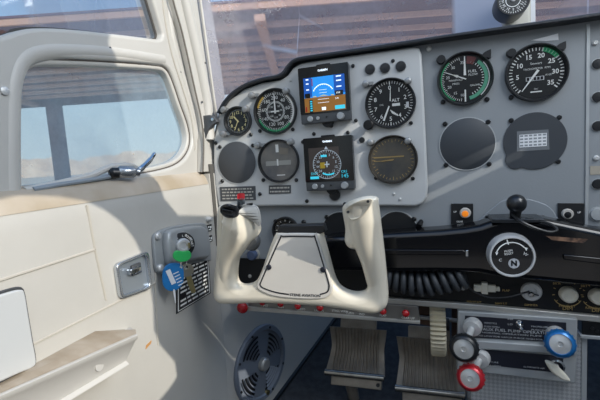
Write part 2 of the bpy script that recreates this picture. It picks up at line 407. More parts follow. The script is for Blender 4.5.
# clock
t, f, r = gauge('panel_clock', 'small black clock with pale yellow hands and numerals at panel left edge', 'clock', 238.5, 121.3, 30, YS, bez=.2)
mb = MB(f)
for k in range(12):
    a = math.radians(90 - k * 30); mb.text(str(k or 12), r * .72 * math.cos(a), r * .72 * math.sin(a), r * .36, bold=.0002)
mb.build('numerals', PMARK, fc)
mb = MB(f)
for k in range(60): mb.tick(k * 6, r * .90, r * .98, r * .02)
mb.build('tick_marks', WMARK, fc)
MB(f).tick(-40, -r * .1, r * .55, r * .12, .002).build('hour_hand', PMARK, t)
MB(f).tick(205, -r * .1, r * .8, r * .07, .0024).build('minute_hand', PMARK, t)

# altimeter
t, f, r = gauge('altimeter', 'altimeter dial numbered 0 to 9 with small white window, right of top display', 'gauge', 390.3, 103.6, 51, YS)
mb = MB(f)
for k in range(50): mb.tick(k * 7.2, r * (.86 if k % 5 else .82), r * .97, r * .022 if k % 5 else r * .04)
mb.build('tick_marks', WMARK, fc)
mb = MB(f)
for k in range(10):
    a = math.radians(90 - k * 36); mb.text(str(k), r * .68 * math.cos(a), r * .68 * math.sin(a), r * .26, bold=.0001)
mb.text('ALT', r * .24, r * .12, r * .19, bold=.0001); mb.text('CAL', -r * .38, -r * .03, r * .1)
mb.build('numerals', WMARK, fc)
MB(f).rect(r * .08, r * .42, -r * .13, -r * .01).build('setting_window', WMARK, fc)
mb = MB(f)
for k in range(5): mb.quad([(r * (-.02 + .07 * k), -r * (.28 + .05 * k)), (r * (.03 + .07 * k), -r * (.28 + .05 * k)), (r * (.12 + .05 * k), -r * (.45 + .03 * k)), (r * (.07 + .05 * k), -r * (.45 + .03 * k))])
mb.build('hatched_flag', WMARK, fc)
MB(f).tick(3, r * .1, r * .7, r * .05, .002, r * .02).build('thin_needle', WMARK, t)
MB(f).tick(203, r * .12, r * .8, r * .06, .0026, r * .09).build('long_needle', WMARK, t)
MB(f).rect(r * .68, r * .8, -r * .25, r * .0, .0015).build('pressure_window', PAPER, fc)
kf = PF(pan(369.5, 125.5, YS)); kr = 5 * pr(369.5, 125.5, YS)
MB(kf).lathe([(kr * .6, 0), (kr * .6, .006), (kr, .007), (kr, .016), (kr * .8, .018), (1e-5, .018)], seg=20).build('setting_knob', BLACK, t)

# manifold pressure and fuel flow
t, f, r = gauge('manifold_pressure_gauge', 'dual gauge with green arcs on both rims, left of tachometer', 'gauge', 464.8, 79, 54, 0)
mb = MB(f)
for k in range(31): mb.tick(190 + k * 5.2, r * (.84 if k % 5 else .80), r * .92, r * .02)
for k in range(16): mb.tick(20 + k * 9, r * .66, r * .74, r * .03)
mb.build('tick_marks', WMARK, fc)
MB(f).arc(205, 320, r * .92, r * .97).build('green_arc', GMARK, fc)
MB(f).arc(38, 168, r * .76, r * .9).build('green_band', mat('pale_green_band', '#5fae8d', .5), fc)
MB(f).arc(50, 140, r * .92, r * .96).build('white_arc', WMARK, fc)
MB(f).arc(6, 30, r * .62, r * .92).build('red_patch', RMARK, fc)
mb = MB(f)
for n, d in (('35', -8), ('30', -42), ('25', -80), ('20', -115), ('15', -145), ('10', -170)):
    a = math.radians(90 - d); mb.text(n, r * .68 * math.cos(a), r * .68 * math.sin(a), r * .16)
mb.text('FUEL', r * .30, r * .28, r * .16); mb.text('FLOW', r * .32, r * .14, r * .13); mb.text('MANIFOLD', -r * .36, -r * .02, r * .11); mb.text('PRESS', -r * .36, -r * .17, r * .11); mb.text('GAL/HR', r * .38, -r * .3, r * .11)
mb.build('lettering', WMARK, fc)
MB(f).tick(-66, -r * .05, r * .82, r * .05, .002, r * .03).tick(-66, r * .3, r * .55, r * .12, .002, r * .02).build('pressure_needle', WMARK, t)
MB(f).tick(0, r * .14, r * .92, r * .1, .0022, r * .04).tick(180, r * .45, r * .95, r * .06, .0022, r * .06).build('flow_needle', WMARK, t)

# tachometer
t, f, r = gauge('tachometer', 'large tachometer dial numbered 5 to 35 with green segment at upper right', 'gauge', 535.8, 73, 58, 0)
a0, st = -138, 38.4 / 5
mb = MB(f)
for k in range(36): mb.tick(a0 + st * k, r * (.84 if k % 5 else .82), r * .96, r * .03 if k % 5 else r * .05)
mb.build('tick_marks', WMARK, fc)
MB(f).arc(a0 + st * 20, a0 + st * 25, r * .82, r * .98).build('green_arc', GMARK, fc)
mb = MB(f)
for n in (5, 10, 15, 20, 25, 30, 35):
    a = math.radians(90 - (a0 + st * n)); mb.text(str(n), r * .66 * math.cos(a), r * .66 * math.sin(a), r * .25, bold=.0002)
mb.text('Stewart', 0, r * .36, r * .13); mb.text('TACHOMETER  RPM', r * .02, r * .16, r * .105); mb.text('X100', r * .42, -r * .12, r * .1)
mb.build('numerals', WMARK, fc)
MB(f).rect(-r * .36, r * .28, -r * .30, -r * .14).build('hour_meter', PAPER, fc)
mb = MB(f)
for k in range(5): mb.rect(-r * .33 + r * .12 * k, -r * .24 + r * .12 * k, -r * .28, -r * .16, .0012)
mb.build('hour_digits', BLACK, fc)
mb = MB(f); mb.text('REC', 0, -r * .62, r * .08); mb.rect(-r * .2, r * .2, -r * .75, -r * .7); mb.build('small_print', WMARK, fc)
MB(f).tick(217, -r * .12, r * .85, r * .1, .0024, r * .03).build('needle', WMARK, t)

# glass-faced gauges in the lower row
t, f, r = gauge('turn_indicator', 'glass-faced gauge with pale horizontal bar, left of lower square display', 'gauge', 279, 161, 43.5, YS, mat('turn_face', '#66676a', .45, col2='#8f8a82', vscale=22), glass=True)
MB(f).rect(-r * .72, r * .66, -r * .22, r * .02).build('centre_bar', mat('pale_bar', '#a9a9a4', .5), fc)
MB(f).rect(-r * .12, r * .04, r * .45, r * .85, .001).build('index_mark', WMARK, fc)
MB(f).rect(-r * .14, r * .3, -r * .75, -r * .70).rect(-r * .1, -r * .02, -r * .24, r * .1, .001).build('lower_mark', WMARK, fc)
MB(f).quad([(r * .1, r * .7), (r * .6, r * .6), (r * .5, r * .3), (r * .05, r * .35)], .0012).build('reflection_patch', mat('painted_reflection', '#8c8478', .4), fc)  # reflection on the glass painted as a pale quad
t, f, r = gauge('vertical_speed_indicator', 'brown-tinted glass gauge with faint gold lines below the altimeter', 'gauge', 392.8, 159.6, 49, YS, mat('vsi_face', '#4c4d4e', .4, col2='#6e675a', vscale=22), glass=True, bm=mat('worn_bezel', '#3a3733', .35, .4))
mb = MB(f)
for k in range(36): mb.tick(k * 10, r * (.84 if k % 3 else .78), r * .93, r * .03)
mb.build('tick_marks', GOLD, fc)
MB(f).rect(-r * .85, r * .5, r * .1, r * .16).rect(-r * .85, 0, -r * .05, -r * .02).build('gold_line', GOLD, fc)
MB(f).tick(-95, -r * .05, r * .5, r * .05, .002).build('needle', GOLD, t)

# blank covers
def cover(label, u, v, d, y, m=DGREY, extra=None):
    f = PF(pan(u, v, y)); R = d / 2 * pr(u, v, y); t = thing('blank_cover', label, 'cover plate', f.o)
    MB(f).lathe([(R, -.0004), (R, .001), (R * .97, .0018), (1e-5, .0018)], seg=48).build('plate', m, t)
    MB(f).lathe([(R * 1.03, -.0004), (R * 1.03, .0012), (R * .99, .0012)], seg=48, cap=False).build('rim', SILVERP, t)
    return t, f, R
cover('dark grey round blank cover below the small clock', 237, 162.5, 42, YS)
cover('dark grey round blank cover below the dual green-arc gauge', 467, 144, 52, 0, DGREY2)
f = PF(pan(534.5, 141, 0)); R = 28.5 * pr(534.5, 141); t = thing('blank_cover', 'charcoal blank cover with lobed lower left corner and white paper label', 'cover plate', f.o)
pts = []
for k in range(72):
    a = math.radians(k * 5); q = R
    d = abs(k * 5 - 226)
    if d < 19: q = R * (1 + .20 * math.cos(d / 19 * PI / 2) ** .6)
    pts.append((q * math.cos(a) * (1.0 if d >= 19 else 1), q * math.sin(a)))
MB(f).plate([pts], 0, .002, .0006).build('plate', DGREY2, t)
pp = P2([(516.5, 131.5), (548, 129.5), (549, 149.5), (516.5, 151.5)], 0); pp = [(a - f.o.x, b - f.o.z) for a, b in pp]
MB(f).prism(pp, .002, .0024).build('tape', mat('clear_tape', '#6c7074', .25), t)
pp = P2([(517, 132.5), (548.5, 131), (548.5, 149), (517, 150)], 0); a0_ = min(p[0] for p in pp) - f.o.x + .003; a1_ = max(p[0] for p in pp) - f.o.x - .003; b0_ = min(p[1] for p in pp) - f.o.z + .005; b1_ = max(p[1] for p in pp) - f.o.z - .004
lb = MB(f).box(a0_, a1_, b0_, b1_, .0024, .0028).build('paper_label', PAPER, t)
mb = MB(f)
for i in range(6):
    for j in range(4):
        x = a0_ + (a1_ - a0_) * (i + .12) / 6; z = b0_ + (b1_ - b0_) * (j + .3) / 4
        mb.rect(x, x + (a1_ - a0_) * .12, z, z + (b1_ - b0_) * .13, .0030)
mb.build('print', mat('grey_print', '#7c8288', .6), t)

# hidden lower row of gauges
def lowgauge(label, u, v, d):
    t, f, r = gauge('round_gauge', label, 'gauge', u, v, d, 0, bez=.14); mb = MB(f)
    for k in range(12): mb.tick(k * 30, r * .75, r * .9, r * .05)
    mb.build('tick_marks', WMARK, t)
lowgauge('small black-rimmed round gauge behind the ivory yoke, low left', 286, 230, 27)
cover('dark round blank cover half hidden behind right yoke grip', 341, 231, 38, 0, SATIN)
cover('dark round blank cover right of the right yoke grip, above glossy pad', 397, 231, 39, 0, SATIN)
t = thing('toggle_switch', 'small black angled toggle switch right of the raised panel corner', 'switch', pan(421, 221.5))
MB(PF(t.location)).lathe([(.004, 0), (.004, .004), (.003, .004)], seg=14).build('base', SATIN, t)
tf = AF(t.location + Vector((0, -.003, 0)), (-.4, -1, -.6)); MB(tf).lathe([(.0035, 0), (.005, .006), (.005, .012), (1e-5, .013)], seg=14).build('lever', BLACK, t)

# two square flight displays
def display(label, tl, tr, bl, br, y=YS):
    A, B = pan(*tl, y), pan(*tr, y); D, E = pan(*bl, y), pan(*br, y)
    cx = (A.x + B.x + D.x + E.x) / 4; w = (B.x - A.x + E.x - D.x) / 4; z1 = (A.z + B.z) / 2; z0 = (D.z + E.z) / 2
    f = PF((cx, y, (z0 + z1) / 2)); h = (z1 - z0) / 2
    t = thing('flight_display', label, 'display', f.o)
    th = .014
    MB(f).prism(rrect(-w, w, -h, h, .002), 0, th).build('housing', mat('display_housing', '#4d5053', .4, .3), t, .0015)
    fb = .17 * h * 2
    gf = MB(f).prism(rrect(-w, w, -h + fb, h, .002), th, th + .0008).build('glass_front', SCRBK, t)
    f2 = PF(f.o + Vector((0, -th - .0012, 0)))
    for px, rr, nm in ((-.62, .005, 'button'), (-.30, .003, 'button'), (.62, .0062, 'knob')):
        MB(PF(f.o + Vector((0, -th, 0)))).lathe([(rr, 0), (rr, .006 if nm == 'knob' else .002), (rr * .85, .008 if nm == 'knob' else .0026), (1e-5, .008 if nm == 'knob' else .0026)], px * w, -h + fb * .5, 20).build(nm, SILVERP, t)
    MB(PF(f.o + Vector((0, -th, 0)))).lathe([(.0016, 0), (.0016, .0008), (1e-5, .0008)], .05 * w, -h + fb * .55, 10).build('light_sensor', BLACK, t)
    MB(f2).text('GARMIN', 0, h * .83, h * .095, .0003, bold=.0002).build('brand_lettering', SCRWH, t)
    MB(f2).plate([rrect(-w * .28, w * .28, h * .985, h * 1.07, .0015)], -.010, -.006).build('top_tab', BLACK, t)
    MB(f2).lathe([(w * .24, -.012), (w * .24, -.006), (1e-5, -.006)], w * .05, -h + .002, 24).build('bottom_tab', BLACK, t)
    return gf, f2, w, h
t, f, w, h = display('upper square flight display showing blue sky and brown ground', (299.5, 69), (349, 65), (304.5, 124.5), (353, 121))
X0, X1, Y0, Y1 = -w * .80, w * .84, -h * .60, h * .62
def sx_(q): return X0 + (X1 - X0) * q
def sy_(q): return Y0 + (Y1 - Y0) * q
MB(f).rect(X0, X1, sy_(.42), Y1, 0).build('sky_field', SCRSKY, t)
MB(f).rect(X0, X1, Y0, sy_(.42), 0).build('ground_field', SCRBR, t)
MB(f).rect(X0, sx_(.2), sy_(.45), Y1, .0002).build('speed_tape', SCRDK, t); MB(f).rect(sx_(.74), X1, sy_(.48), Y1, .0002).build('altitude_tape', SCRDK, t)
MB(f).rect(sx_(.02), sx_(.15), sy_(.42), sy_(.55), .0004).rect(sx_(.76), sx_(.95), sy_(.42), sy_(.55), .0004).rect(sx_(.12), sx_(.2), Y0, sy_(.36), .0003).build('readout_boxes', SCRBK, t)
mb = MB(f); mb.fr = PF(f(sx_(.47), sy_(.45), 0)); R_ = (X1 - X0) * .27
mb.arc(-62, 62, R_ * .95, R_ * 1.02, .0005)
for k in range(-5, 6): mb.tick(k * 12, R_ * .9, R_ * 1.0, R_ * .03, .0005)
for k in (1, 2, -1, -2): mb.rect(-R_ * .35, R_ * .35, k * R_ * .25 - .0003, k * R_ * .25 + .0003, .0005) if k > 0 else mb.rect(-R_ * .5, R_ * .5, k * R_ * .3 - .0003, k * R_ * .3 + .0003, .0005)
mb.fr = f
for q in (.66, .83, .95): mb.rect(sx_(.06), sx_(.13), sy_(q) - .001, sy_(q) + .001, .0005); mb.rect(sx_(.8), sx_(.92), sy_(q) - .001, sy_(q) + .001, .0005)
mb.text('104', sx_(.83), sy_(.485), h * .1, .0006); mb.text('540', sx_(.80), sy_(.33), h * .09, .0006); mb.rect(sx_(.42), sx_(.52), sy_(.03), sy_(.12), .0005)
mb.build('symbols', SCRWH, t)
MB(f).quad([(sx_(.35), sy_(.43)), (sx_(.47), sy_(.47)), (sx_(.60), sy_(.43)), (sx_(.47), sy_(.445))], .0006).rect(sx_(.22), sx_(.3), sy_(.43), sy_(.45), .0006).rect(sx_(.66), sx_(.73), sy_(.43), sy_(.45), .0006).build('aircraft_symbol', SCRYE, t)
mb = MB(f); mb.rect(sx_(.74), sx_(.98), sy_(.02), sy_(.13), .0004)
for k in range(5): mb.rect(sx_(.14), sx_(.19), sy_(.03 + .065 * k), sy_(.07 + .065 * k), .0005)
mb.build('cyan_readouts', SCRCY, t)
bb = MB(f).rect(sx_(.02), sx_(.05), sy_(.02), sy_(.17), .0005).rect(sx_(.205), sx_(.225), sy_(.75), sy_(.97), .0005); bb.build('tape_bars', RED, t)

t, f, w, h = display('lower square flight display showing a compass rose on dark screen', (305, 139), (353, 135), (309, 190.5), (356.5, 188.5))
MB(f).rect(-w * .8, w * .45, -h * .55, h * .62, 0).build('map_field', SCRGY, t)
mb = MB(f); mb.fr = PF(f(-w * .06, -h * .02, 0)); R_ = w * .58
mb.arc(0, 360, R_ * .97, R_ * 1.0, .0005, 48)
for k in range(36): mb.tick(k * 10, R_ * (.86 if k % 3 else .8), R_ * .97, R_ * .025, .0005)
for k, s in enumerate(['N', '3', '6', 'E', '12', '15', 'S', '21', '24', 'W', '30', '33']):
    a = math.radians(90 - k * 30 + 12); mb.text(s, R_ * .66 * math.cos(a), R_ * .66 * math.sin(a), R_ * .24, .0005)
mb.tick(0, R_ * 1.05, R_ * 1.25, R_ * .25, .0006, 0); mb.rect(-R_ * .04, R_ * .04, -R_ * .2, R_ * .2, .0006); mb.rect(-R_ * .18, R_ * .18, -R_ * .04, R_ * .04, .0006)
mb.build('compass_rose', mat('display_dim_white', '#a9b4bd', .3, emit=.3), t)
MB(f).rect(-w * .34, -w * .14, -h * .16, h * .06, .0004).build('course_flag', mat('display_olive', '#8f7a1e', .3, emit=.3), t)
mb = MB(f); mb.text('DIST', -w * .6, -h * .35, h * .13, .0005); mb.rect(-w * .78, -w * .42, -h * .55, -h * .45, .0005); mb.build('cyan_readout', SCRCY, t); mb = MB(f); mb.text('CRS', w * .62, -h * .32, h * .13, .0005); mb.text('145', w * .64, -h * .48, h * .2, .0005); mb.build('cyan_readout', SCRCY, t); mb = MB(f); mb.arc(150, 215, R_ * .7, R_ * .8, .0006)
mb.rect(-w * .3, -w * .05, h * .26, h * .34, .0005)
mb.build('cyan_readouts', SCRCY, t)

# small placards on the raised plate
def placard(name, label, px, y, m, rows, cols, inkm, cat='placard', seed=1, h=.0012):
    pts = P2(px, y); cx = sum(p[0] for p in pts) / 4; cz = sum(p[1] for p in pts) / 4
    f = PF((cx, y, cz)); t = thing(name, label, cat, f.o); pts = [(a - cx, b - cz) for a, b in pts]
    MB(f).prism(pts, 0, h).build('plate', m, t)
    rnd = random.Random(seed); mb = MB(f); (ax, az), (bx, bz), (c_x, cz_), (dx, dz) = pts     # tl tr br bl
    def q(s, v): return (ax + (bx - ax) * s + (dx - ax) * v, az + (bz - az) * s + (dz - az) * v)
    for i in range(rows):
        s = .06
        while s < .9:
            l = min(rnd.uniform(.05, .16) * (6 / cols), .94 - s); v0, v1 = (i + .3) / rows, (i + .72) / rows
            v0, v1 = .06 + v0 * .88, .06 + v1 * .88
            mb.quad([q(s, v0), q(s + l, v0), q(s + l, v1), q(s, v1)], h + .0004); s += l + .025
    mb.build('print', inkm, t); return t
placard('operating_placard', 'mottled silver and black placard behind the red yoke button', [(220, 187), (255.5, 186), (256, 200), (221, 201)], YS, DGREY, 4, 9, STRIPM, seed=3)
placard('gauge_placard', 'small dark bordered placard beneath the glass-faced gauge with pale bar', [(269, 185.5), (291, 185), (291, 193), (269, 194)], YS, DGREY, 2, 6, STRIPM, seed=5)
# lamp modules
def lamp(u0, u1, v0, v1, label, lens, uc, vc, words):
    c = pan((u0 + u1) / 2, (v0 + v1) / 2); f = PF(c); s = pr(uc, vc); t = thing('indicator_lamp', label, 'indicator lamp', c)
    pts = [(a - c.x, b - c.z) for a, b in P2([(u0, v0), (u1, v0), (u1, v1), (u0, v1)], 0)]
    MB(f).prism(pts, 0, .003).build('base_plate', SATIN, t, .0006)
    p = pan(uc, vc) - c; R = 5.8 * s
    MB(f).lathe([(R * .9, .003), (R * .9, .006), (R * .75, .008), (R * .55, .008)], p.x, p.z, 24).build('ring', LAMPW, t)
    MB(f).lathe([(R * .58, .0075), (R * .45, .0095), (1e-5, .0105)], p.x - R * .05, p.z - R * .12, 20).build('lens', lens, t)
    MB(f).text(words[0], p.x + (-1.6 if uc > (u0 + u1) / 2 else 1.7) * R, p.z + R * .2, .004, .0036).text(words[1], -.004, -.0125, .004, .0036).build('lettering', WMARK, t)
lamp(451, 473, 203.5, 224, 'square indicator lamp with lit amber lens above glossy pad', ORANGE, 465, 212.5, ('UP', 'GEAR'))
lamp(557.5, 583.5, 203, 228, 'square indicator lamp with unlit dark lens at right of ball mount', BLACK, 566.5, 213.5, ('UP', 'DOWN'))

# ------------------------------------------------------------------ glossy pad with selector knob
YG = -.05
ptop = [(322, 238), (340, 236.5), (395, 233), (440, 230.5), (465, 228), (480, 225.5), (490, 222), (500, 218.5), (520, 217.5), (545, 219), (575, 225), (604, 231)]
pbot = [(604, 288), (560, 284), (520, 280), (500, 278), (480, 274), (440, 273), (395, 273), (340, 272), (322, 271)]
gt = P2(ptop, YG) + [(.70, -.165)]; gb = [(.70, -.24)] + P2(pbot, YG)
t = thing('glossy_panel_pad', 'long gloss black pad across the panel under the gauges, carrying round selector', 'panel pad', (0.15, -.02, -.2))
MB(P0).prism(gt + gb, 0.0006, -YG).build('pad_body', GLOSS, t, .009)
MB(P0).prism(P2([(366, 249), (463, 249.5), (467, 252), (463, 254.5), (366, 254)], YG), -YG - .001, -YG + .004).build('trim_bar', GLOSS, t, .0012)
MB(P0).prism(P2([(465.5, 249.5), (468, 249.5), (468, 256), (465.5, 256)], YG), -YG - .001, -YG + .005).build('trim_tip', CHROME, t, .0008)
MB(P0).prism(P2([(563, 254), (604, 258), (604, 264), (563, 259)], YG), -YG - .001, -YG + .004).build('trim_bar', GLOSS, t, .0015)
MB(P0).prism(P2([(546, 236), (588, 239), (583, 243), (552, 240)], YG), -YG - .0005, -YG + .0006).build('worn_patch', mat('worn_copper', '#8a6a54', .5, col2='#3a2c26', vscale=150), t)
c = pan(511.5, 256, YG - .012); s = pr(511.5, 256, YG - .012); f = PF(c); R = 20.6 * s
t = thing('selector_knob', 'large round black selector with bright silver rim and white arrow marks', 'knob', c + Vector((0, .0125, 0)))
MB(f).lathe([(R * 1.06, -.0125), (R * 1.03, -.004), (R, 0), (R, .004), (R * .96, .006), (R * .90, .006), (R * .88, .003)], seg=48, cap=False).build('rim', mat('satin_silver', '#dcdedf', .3, .4), t)
MB(f).lathe([(R * .89, -.01), (R * .89, .003), (1e-5, .003)], seg=48).build('face', mat('selector_face', '#17181b', .25, coat=.3), t)
mb = MB(f); mb.arc(-72, 52, R * .66, R * .71, .004); mb.tick(-14, R * .6, R * .85, R * .06, .0042); mb.tick(56, R * .56, R * .62, R * .0, .004); mb.quad([(R * .5, R * .47), (R * .66, R * .42), (R * .6, R * .28)], .004); mb.quad([(-R * .72, R * .2), (-R * .58, R * .2), (-R * .66, R * .05)], .004)
mb.text('PUSH', -R * .15, R * .27, R * .15, .004, rot=.2); mb.text('RESET', -R * .13, R * .14, R * .15, .004, rot=.2); mb.text('W', R * .56, R * .12, R * .2, .004, rot=-.6); mb.text('C', -R * .5, -R * .18, R * .2, .004)
mb.build('arrow_marks', WMARK, t)
MB(f).lathe([(R * .24, .003), (R * .24, .0036), (1e-5, .0036)], R * .08, -R * .33, 24).build('lock_ring', mat('lock_silver', '#b9bcc0', .4), t)
mb = MB(f); mb.text('N', R * .08, -R * .33, R * .34, .004, bold=.0006); mb.build('lock_symbol', BLACK, t)
for u, v in ((487, 257), (537, 257), (497, 229), (527, 229)):
    pass
# ball mount
t = thing('ball_mount', 'black rubber ball mount on a U-shaped bracket above the selector', 'mount', pan(517, 222, -.02))
c = pan(516.5, 203.5, -.055); s = pr(516.5, 203.5, -.055)
MB().sphere(0, 0, 0, 9.3 * s, PF(c)).build('ball', mat('ball_rubber', '#15181c', .3, coat=.2), t)
MB().tube([c, pan(515, 217, -.045), pan(514, 224, -.03)], [.0085, .0075, .009], 14).build('stem', SATIN, t)
MB(P0).prism(P2([(492, 219), (545, 219), (542, 222.5), (492, 223)], -.058), .01, .060).build('bracket', mat('bracket_metal', '#34373b', .25, .6), t, .001)
pts = [pan(512, 214, -.05), pan(520, 221, -.068), pan(535, 228, -.072), pan(549, 232, -.07), pan(557, 230, -.064), pan(552, 225, -.06), pan(540, 221, -.058), pan(525, 219, -.05)]
tag(MB().tube(smooth(pts, 6, False), .0022, 8).build('mount_cable', SATIN), 'thin black cable looping from the ball mount over the glossy pad', 'cable')

# ------------------------------------------------------------------ lower black switch panel, silver edge
YB = -.004
t = thing('switch_panel', 'matte black lower switch panel beneath the glossy pad', 'switch panel', (.1, 0, -.25))
MB(P0).prism(P2([(234, 258), (330, 262), (480, 268), (606, 278), (606, 318), (480, 306), (380, 299), (234, 289)], YB) , 0.0006, -YB).build('panel_sheet', BLACK, t)
MB(P0).prism([(pan(606, 278, YB).x, pan(606, 278, YB).z), (.7, -.23), (.7, -.275), (pan(606, 318, YB).x, pan(606, 318, YB).z)], 0.0006, -YB).build('right_panel_sheet', BLACK, t)
rnd = random.Random(4)
for u, v, w_ in [(474, 302, 'PITOT HT'), (501, 303.5, 'NAV LT'), (531, 305, 'DIMMER'), (567, 306, 'PANEL LT'), (594, 308, 'RADIO LT'), (506, 290.5, 'FLAP'), (556, 283.5, 'BRT'), (584, 286, 'BRT'), (375, 281, 'PHONE')]:
    p = pan(u, v, YB); MB(P0).text(w_, p.x, p.z, .0052, -YB + .0006).build('switch_lettering', GOLD, t)
for u, v in [(250, 276), (463, 288), (411, 286)]:
    p = pan(u, v, YB); MB(PF(p)).lathe([(.0035, 0), (.0035, .002), (.002, .0026), (1e-5, .0026)], seg=14).build('screw', STRIPM, t)
tag(MB(P0).prism(P2([(238, 287), (380, 297), (480, 304.5), (606, 316.5), (606, 323), (480, 310.5), (380, 303), (238, 293)], -.012), .004, .014).build('panel_edge_rail', STRIPM, None, .002), 'pale silver rail along the bottom edge of the black switch panel', 'rail')
# cream T switch
t = thing('rocker_switch', 'ivory T-shaped rocker switch on the black switch panel', 'switch', pan(490, 288.5, YB))
MB(P0).prism(P2([(474, 285), (496, 285.5), (496, 292.5), (474, 291.5)], -.012), .0042, .0125).build('rocker', IVORY, t, .001)
MB(P0).prism(P2([(481.5, 283), (488, 283), (488, 294.5), (481.5, 294)], -.014), .0042, .0145).build('stem', IVORY, t, .001)
MB(P0).prism(P2([(496, 287), (500, 287.3), (500, 291.5), (496, 291.3)], -.010), .0042, .0105).build('end_tab', IVORY, t, .001)
# key switch
c = pan(531, 291, YB); s = pr(531, 291, YB); f = PF(c); t = thing('socket', 'round silver jack socket with cable plugged in, on the black panel', 'socket', c)
MB(f).lathe([(9.2 * s, 0), (9.2 * s, .004), (8 * s, .006), (4.5 * s, .006), (4 * s, .003), (1e-5, .003)], seg=32).build('bezel', METAL, t)
MB(f).lathe([(2.6 * s, .003), (2.6 * s, .012), (1.6 * s, .014), (1e-5, .014)], -1.5 * s, -1 * s, 16).build('pin', CHROME, t)
MB().tube([f(-1.5 * s, 0, .012), f(5 * s, -2 * s, .010)], .0012, 8).build('latch', SATIN, t)
pts = [pan(461, 274, -.03), pan(466, 284, -.03), pan(475, 292, -.03), pan(490, 297.5, -.03), pan(508, 297, -.03), pan(520, 294, -.028), pan(529, 291.5, -.02)]
tag(MB().tube(smooth(pts, 6, False), .0016, 8).build('plug_cable', SATIN), 'thin black cable drooping into the silver socket', 'cable')
# dimmer knobs
for u, v, lab in ((567.5, 293.5, 'white dimmer knob on the black panel, right of silver socket'), (597, 295.5, 'white dimmer knob at the right edge of the picture')):
    c = pan(u, v, YB); s = pr(u, v, YB); f = PF(c); t = thing('dimmer_knob', lab, 'knob', c)
    MB(f).lathe([(7.8 * s, 0), (7.8 * s, .003), (7.4 * s, .010), (6.5 * s, .012), (5.0 * s, .0125), (4.5 * s, .0105), (1e-5, .0105)], seg=32).build('knob', IVORY, t, 0)
    mb = MB(f); mb.arc(120, 240, 12.5 * s, 13.2 * s, .0006)
    for k in range(9): mb.tick(-130 + k * 32, 11 * s, 13 * s, .6 * s, .0006)
    mb.text('DIM', 0, -15 * s, 5 * s, .0006); mb.build('scale_marks', GOLD, t)
# coil cord
hp = []; turns = 11
ax_ = smooth([pan(383, 276, -.03), pan(400, 281, -.03), pan(422, 284.5, -.03), pan(445, 281, -.03), pan(465, 276, -.03)], 60, False)
for k in range(turns * 20 + 1):
    a = 2 * PI * k / 20; q = k / (turns * 20) * (len(ax_) - 2); i0 = int(q); p = ax_[i0].lerp(ax_[i0 + 1], q - i0); tn = (ax_[i0 + 1] - ax_[i0]).normalized()
    nn = Vector((-tn.z, 0, tn.x)); hp.append(p + nn * (.0165 * math.cos(a)) + Vector((0, -.013 * math.sin(a), 0)))
tag(MB().tube(hp, .0047, 10).build('coiled_cord', CORD, None, 0, 60), 'dark grey coiled cord bunched below the glossy pad', 'cord')

# breaker strip with red knobs
YK = -.016
t = thing('breaker_strip', 'silver strip of red pull knobs under the yoke', 'breaker strip', pan(330, 308, YK))
MB(P0).prism(P2([(248, 296), (418, 306), (420, 323.5), (248, 309)], YK), -YK - .012, -YK).build('strip', mat('breaker_strip_paint', '#7d7b77', .35, .5, var=.1, vscale=30), t, .0015)
MB(P0).prism(P2([(236, 305.5), (250, 306.5), (420, 321), (420, 324), (236, 309.5)], YK - .002), -YK - .012, -YK + .004).build('bottom_edge', STRIPM, t, .001)
mb = MB(P0)
for k, (u, v) in enumerate([(265, 305.5), (281, 307), (301, 309), (319, 310.5), (340, 311), (350, 313), (362, 314), (383, 315.5), (408, 318)]):
    p = pan(u, v, YK); mb.text(['MAST', 'GEN', 'RADIO', 'LIGHTS', 'STALL WRN', 'TURN', 'IND', 'FLAP', 'GEAR UP'][k], p.x, p.z, .0056, -YK + .0006)
mb.build('lettering', WMARK, t)
for k, (u, v, r) in enumerate([(245, 305.5, 5.5), (264, 301, 3), (282, 302.5, 3), (299, 304.5, 3.2), (321, 306, 3.4), (383.5, 309.5, 3.4), (406, 311.5, 3.6)]):
    c = pan(u, v, YK); s = pr(u, v, YK); f = PF(c)
    lab = ['largest round red knob at the left end of the silver strip', 'first small red knob on the silver strip, left of centre', 'second small red knob on the silver strip, under the yoke', 'third small red knob on the silver strip, under the yoke', 'fourth small red knob on the silver strip, under the yoke', 'red knob on the silver strip right of the yoke, nearer the grip', 'red knob at the right end of the silver strip'][k]
    t2 = thing('red_pull_knob', lab, 'knob', c, 'red knobs on the silver strip')
    MB(f).lathe([(r * .5 * s, -.001), (r * .5 * s, .004)], seg=14).build('shaft', METAL, t2)
    MB(f).sphere(0, 0, .004 + r * s * .7, r * s, seg=18, sq=.8).build('cap', RED, t2)

# ------------------------------------------------------------------ control yoke
YY = -.13
yk = thing('control_yoke', 'ivory control yoke with two upright grips and trapezoid centre cover', 'yoke', (-.2, YY, -.2))
out = [(221, 206), (219, 222), (219, 250), (216, 278), (216, 294), (221, 301), (232, 302.5), (260, 301.5), (290, 302.5), (320, 304.5), (345, 307.5), (365, 311), (377, 311.5), (385, 307), (388.5, 298), (387, 275), (384.5, 250), (381.5, 225), (379, 205), (377, 197), (366, 196), (352, 200), (344, 205), (343.5, 213), (346, 228), (345.5, 240), (350, 247), (358, 250), (363, 262), (367.5, 280), (367, 288), (361, 291.5), (351, 291), (341, 286), (335, 276), (330, 258), (325, 240), (322, 231), (314, 229.5), (297, 230), (281, 230), (276, 235), (270, 250), (263, 270), (257, 280), (247, 284), (239, 282), (237, 274), (239, 258), (243, 245), (254, 239), (260, 231), (259, 222), (256, 209), (246, 205), (232, 204)]
yo = smooth(P2(out, YY), 4)
ZT, ZBm, XCy = pan(360, 200, YY).z, pan(300, 292, YY).z, pan(301, 270, YY).x
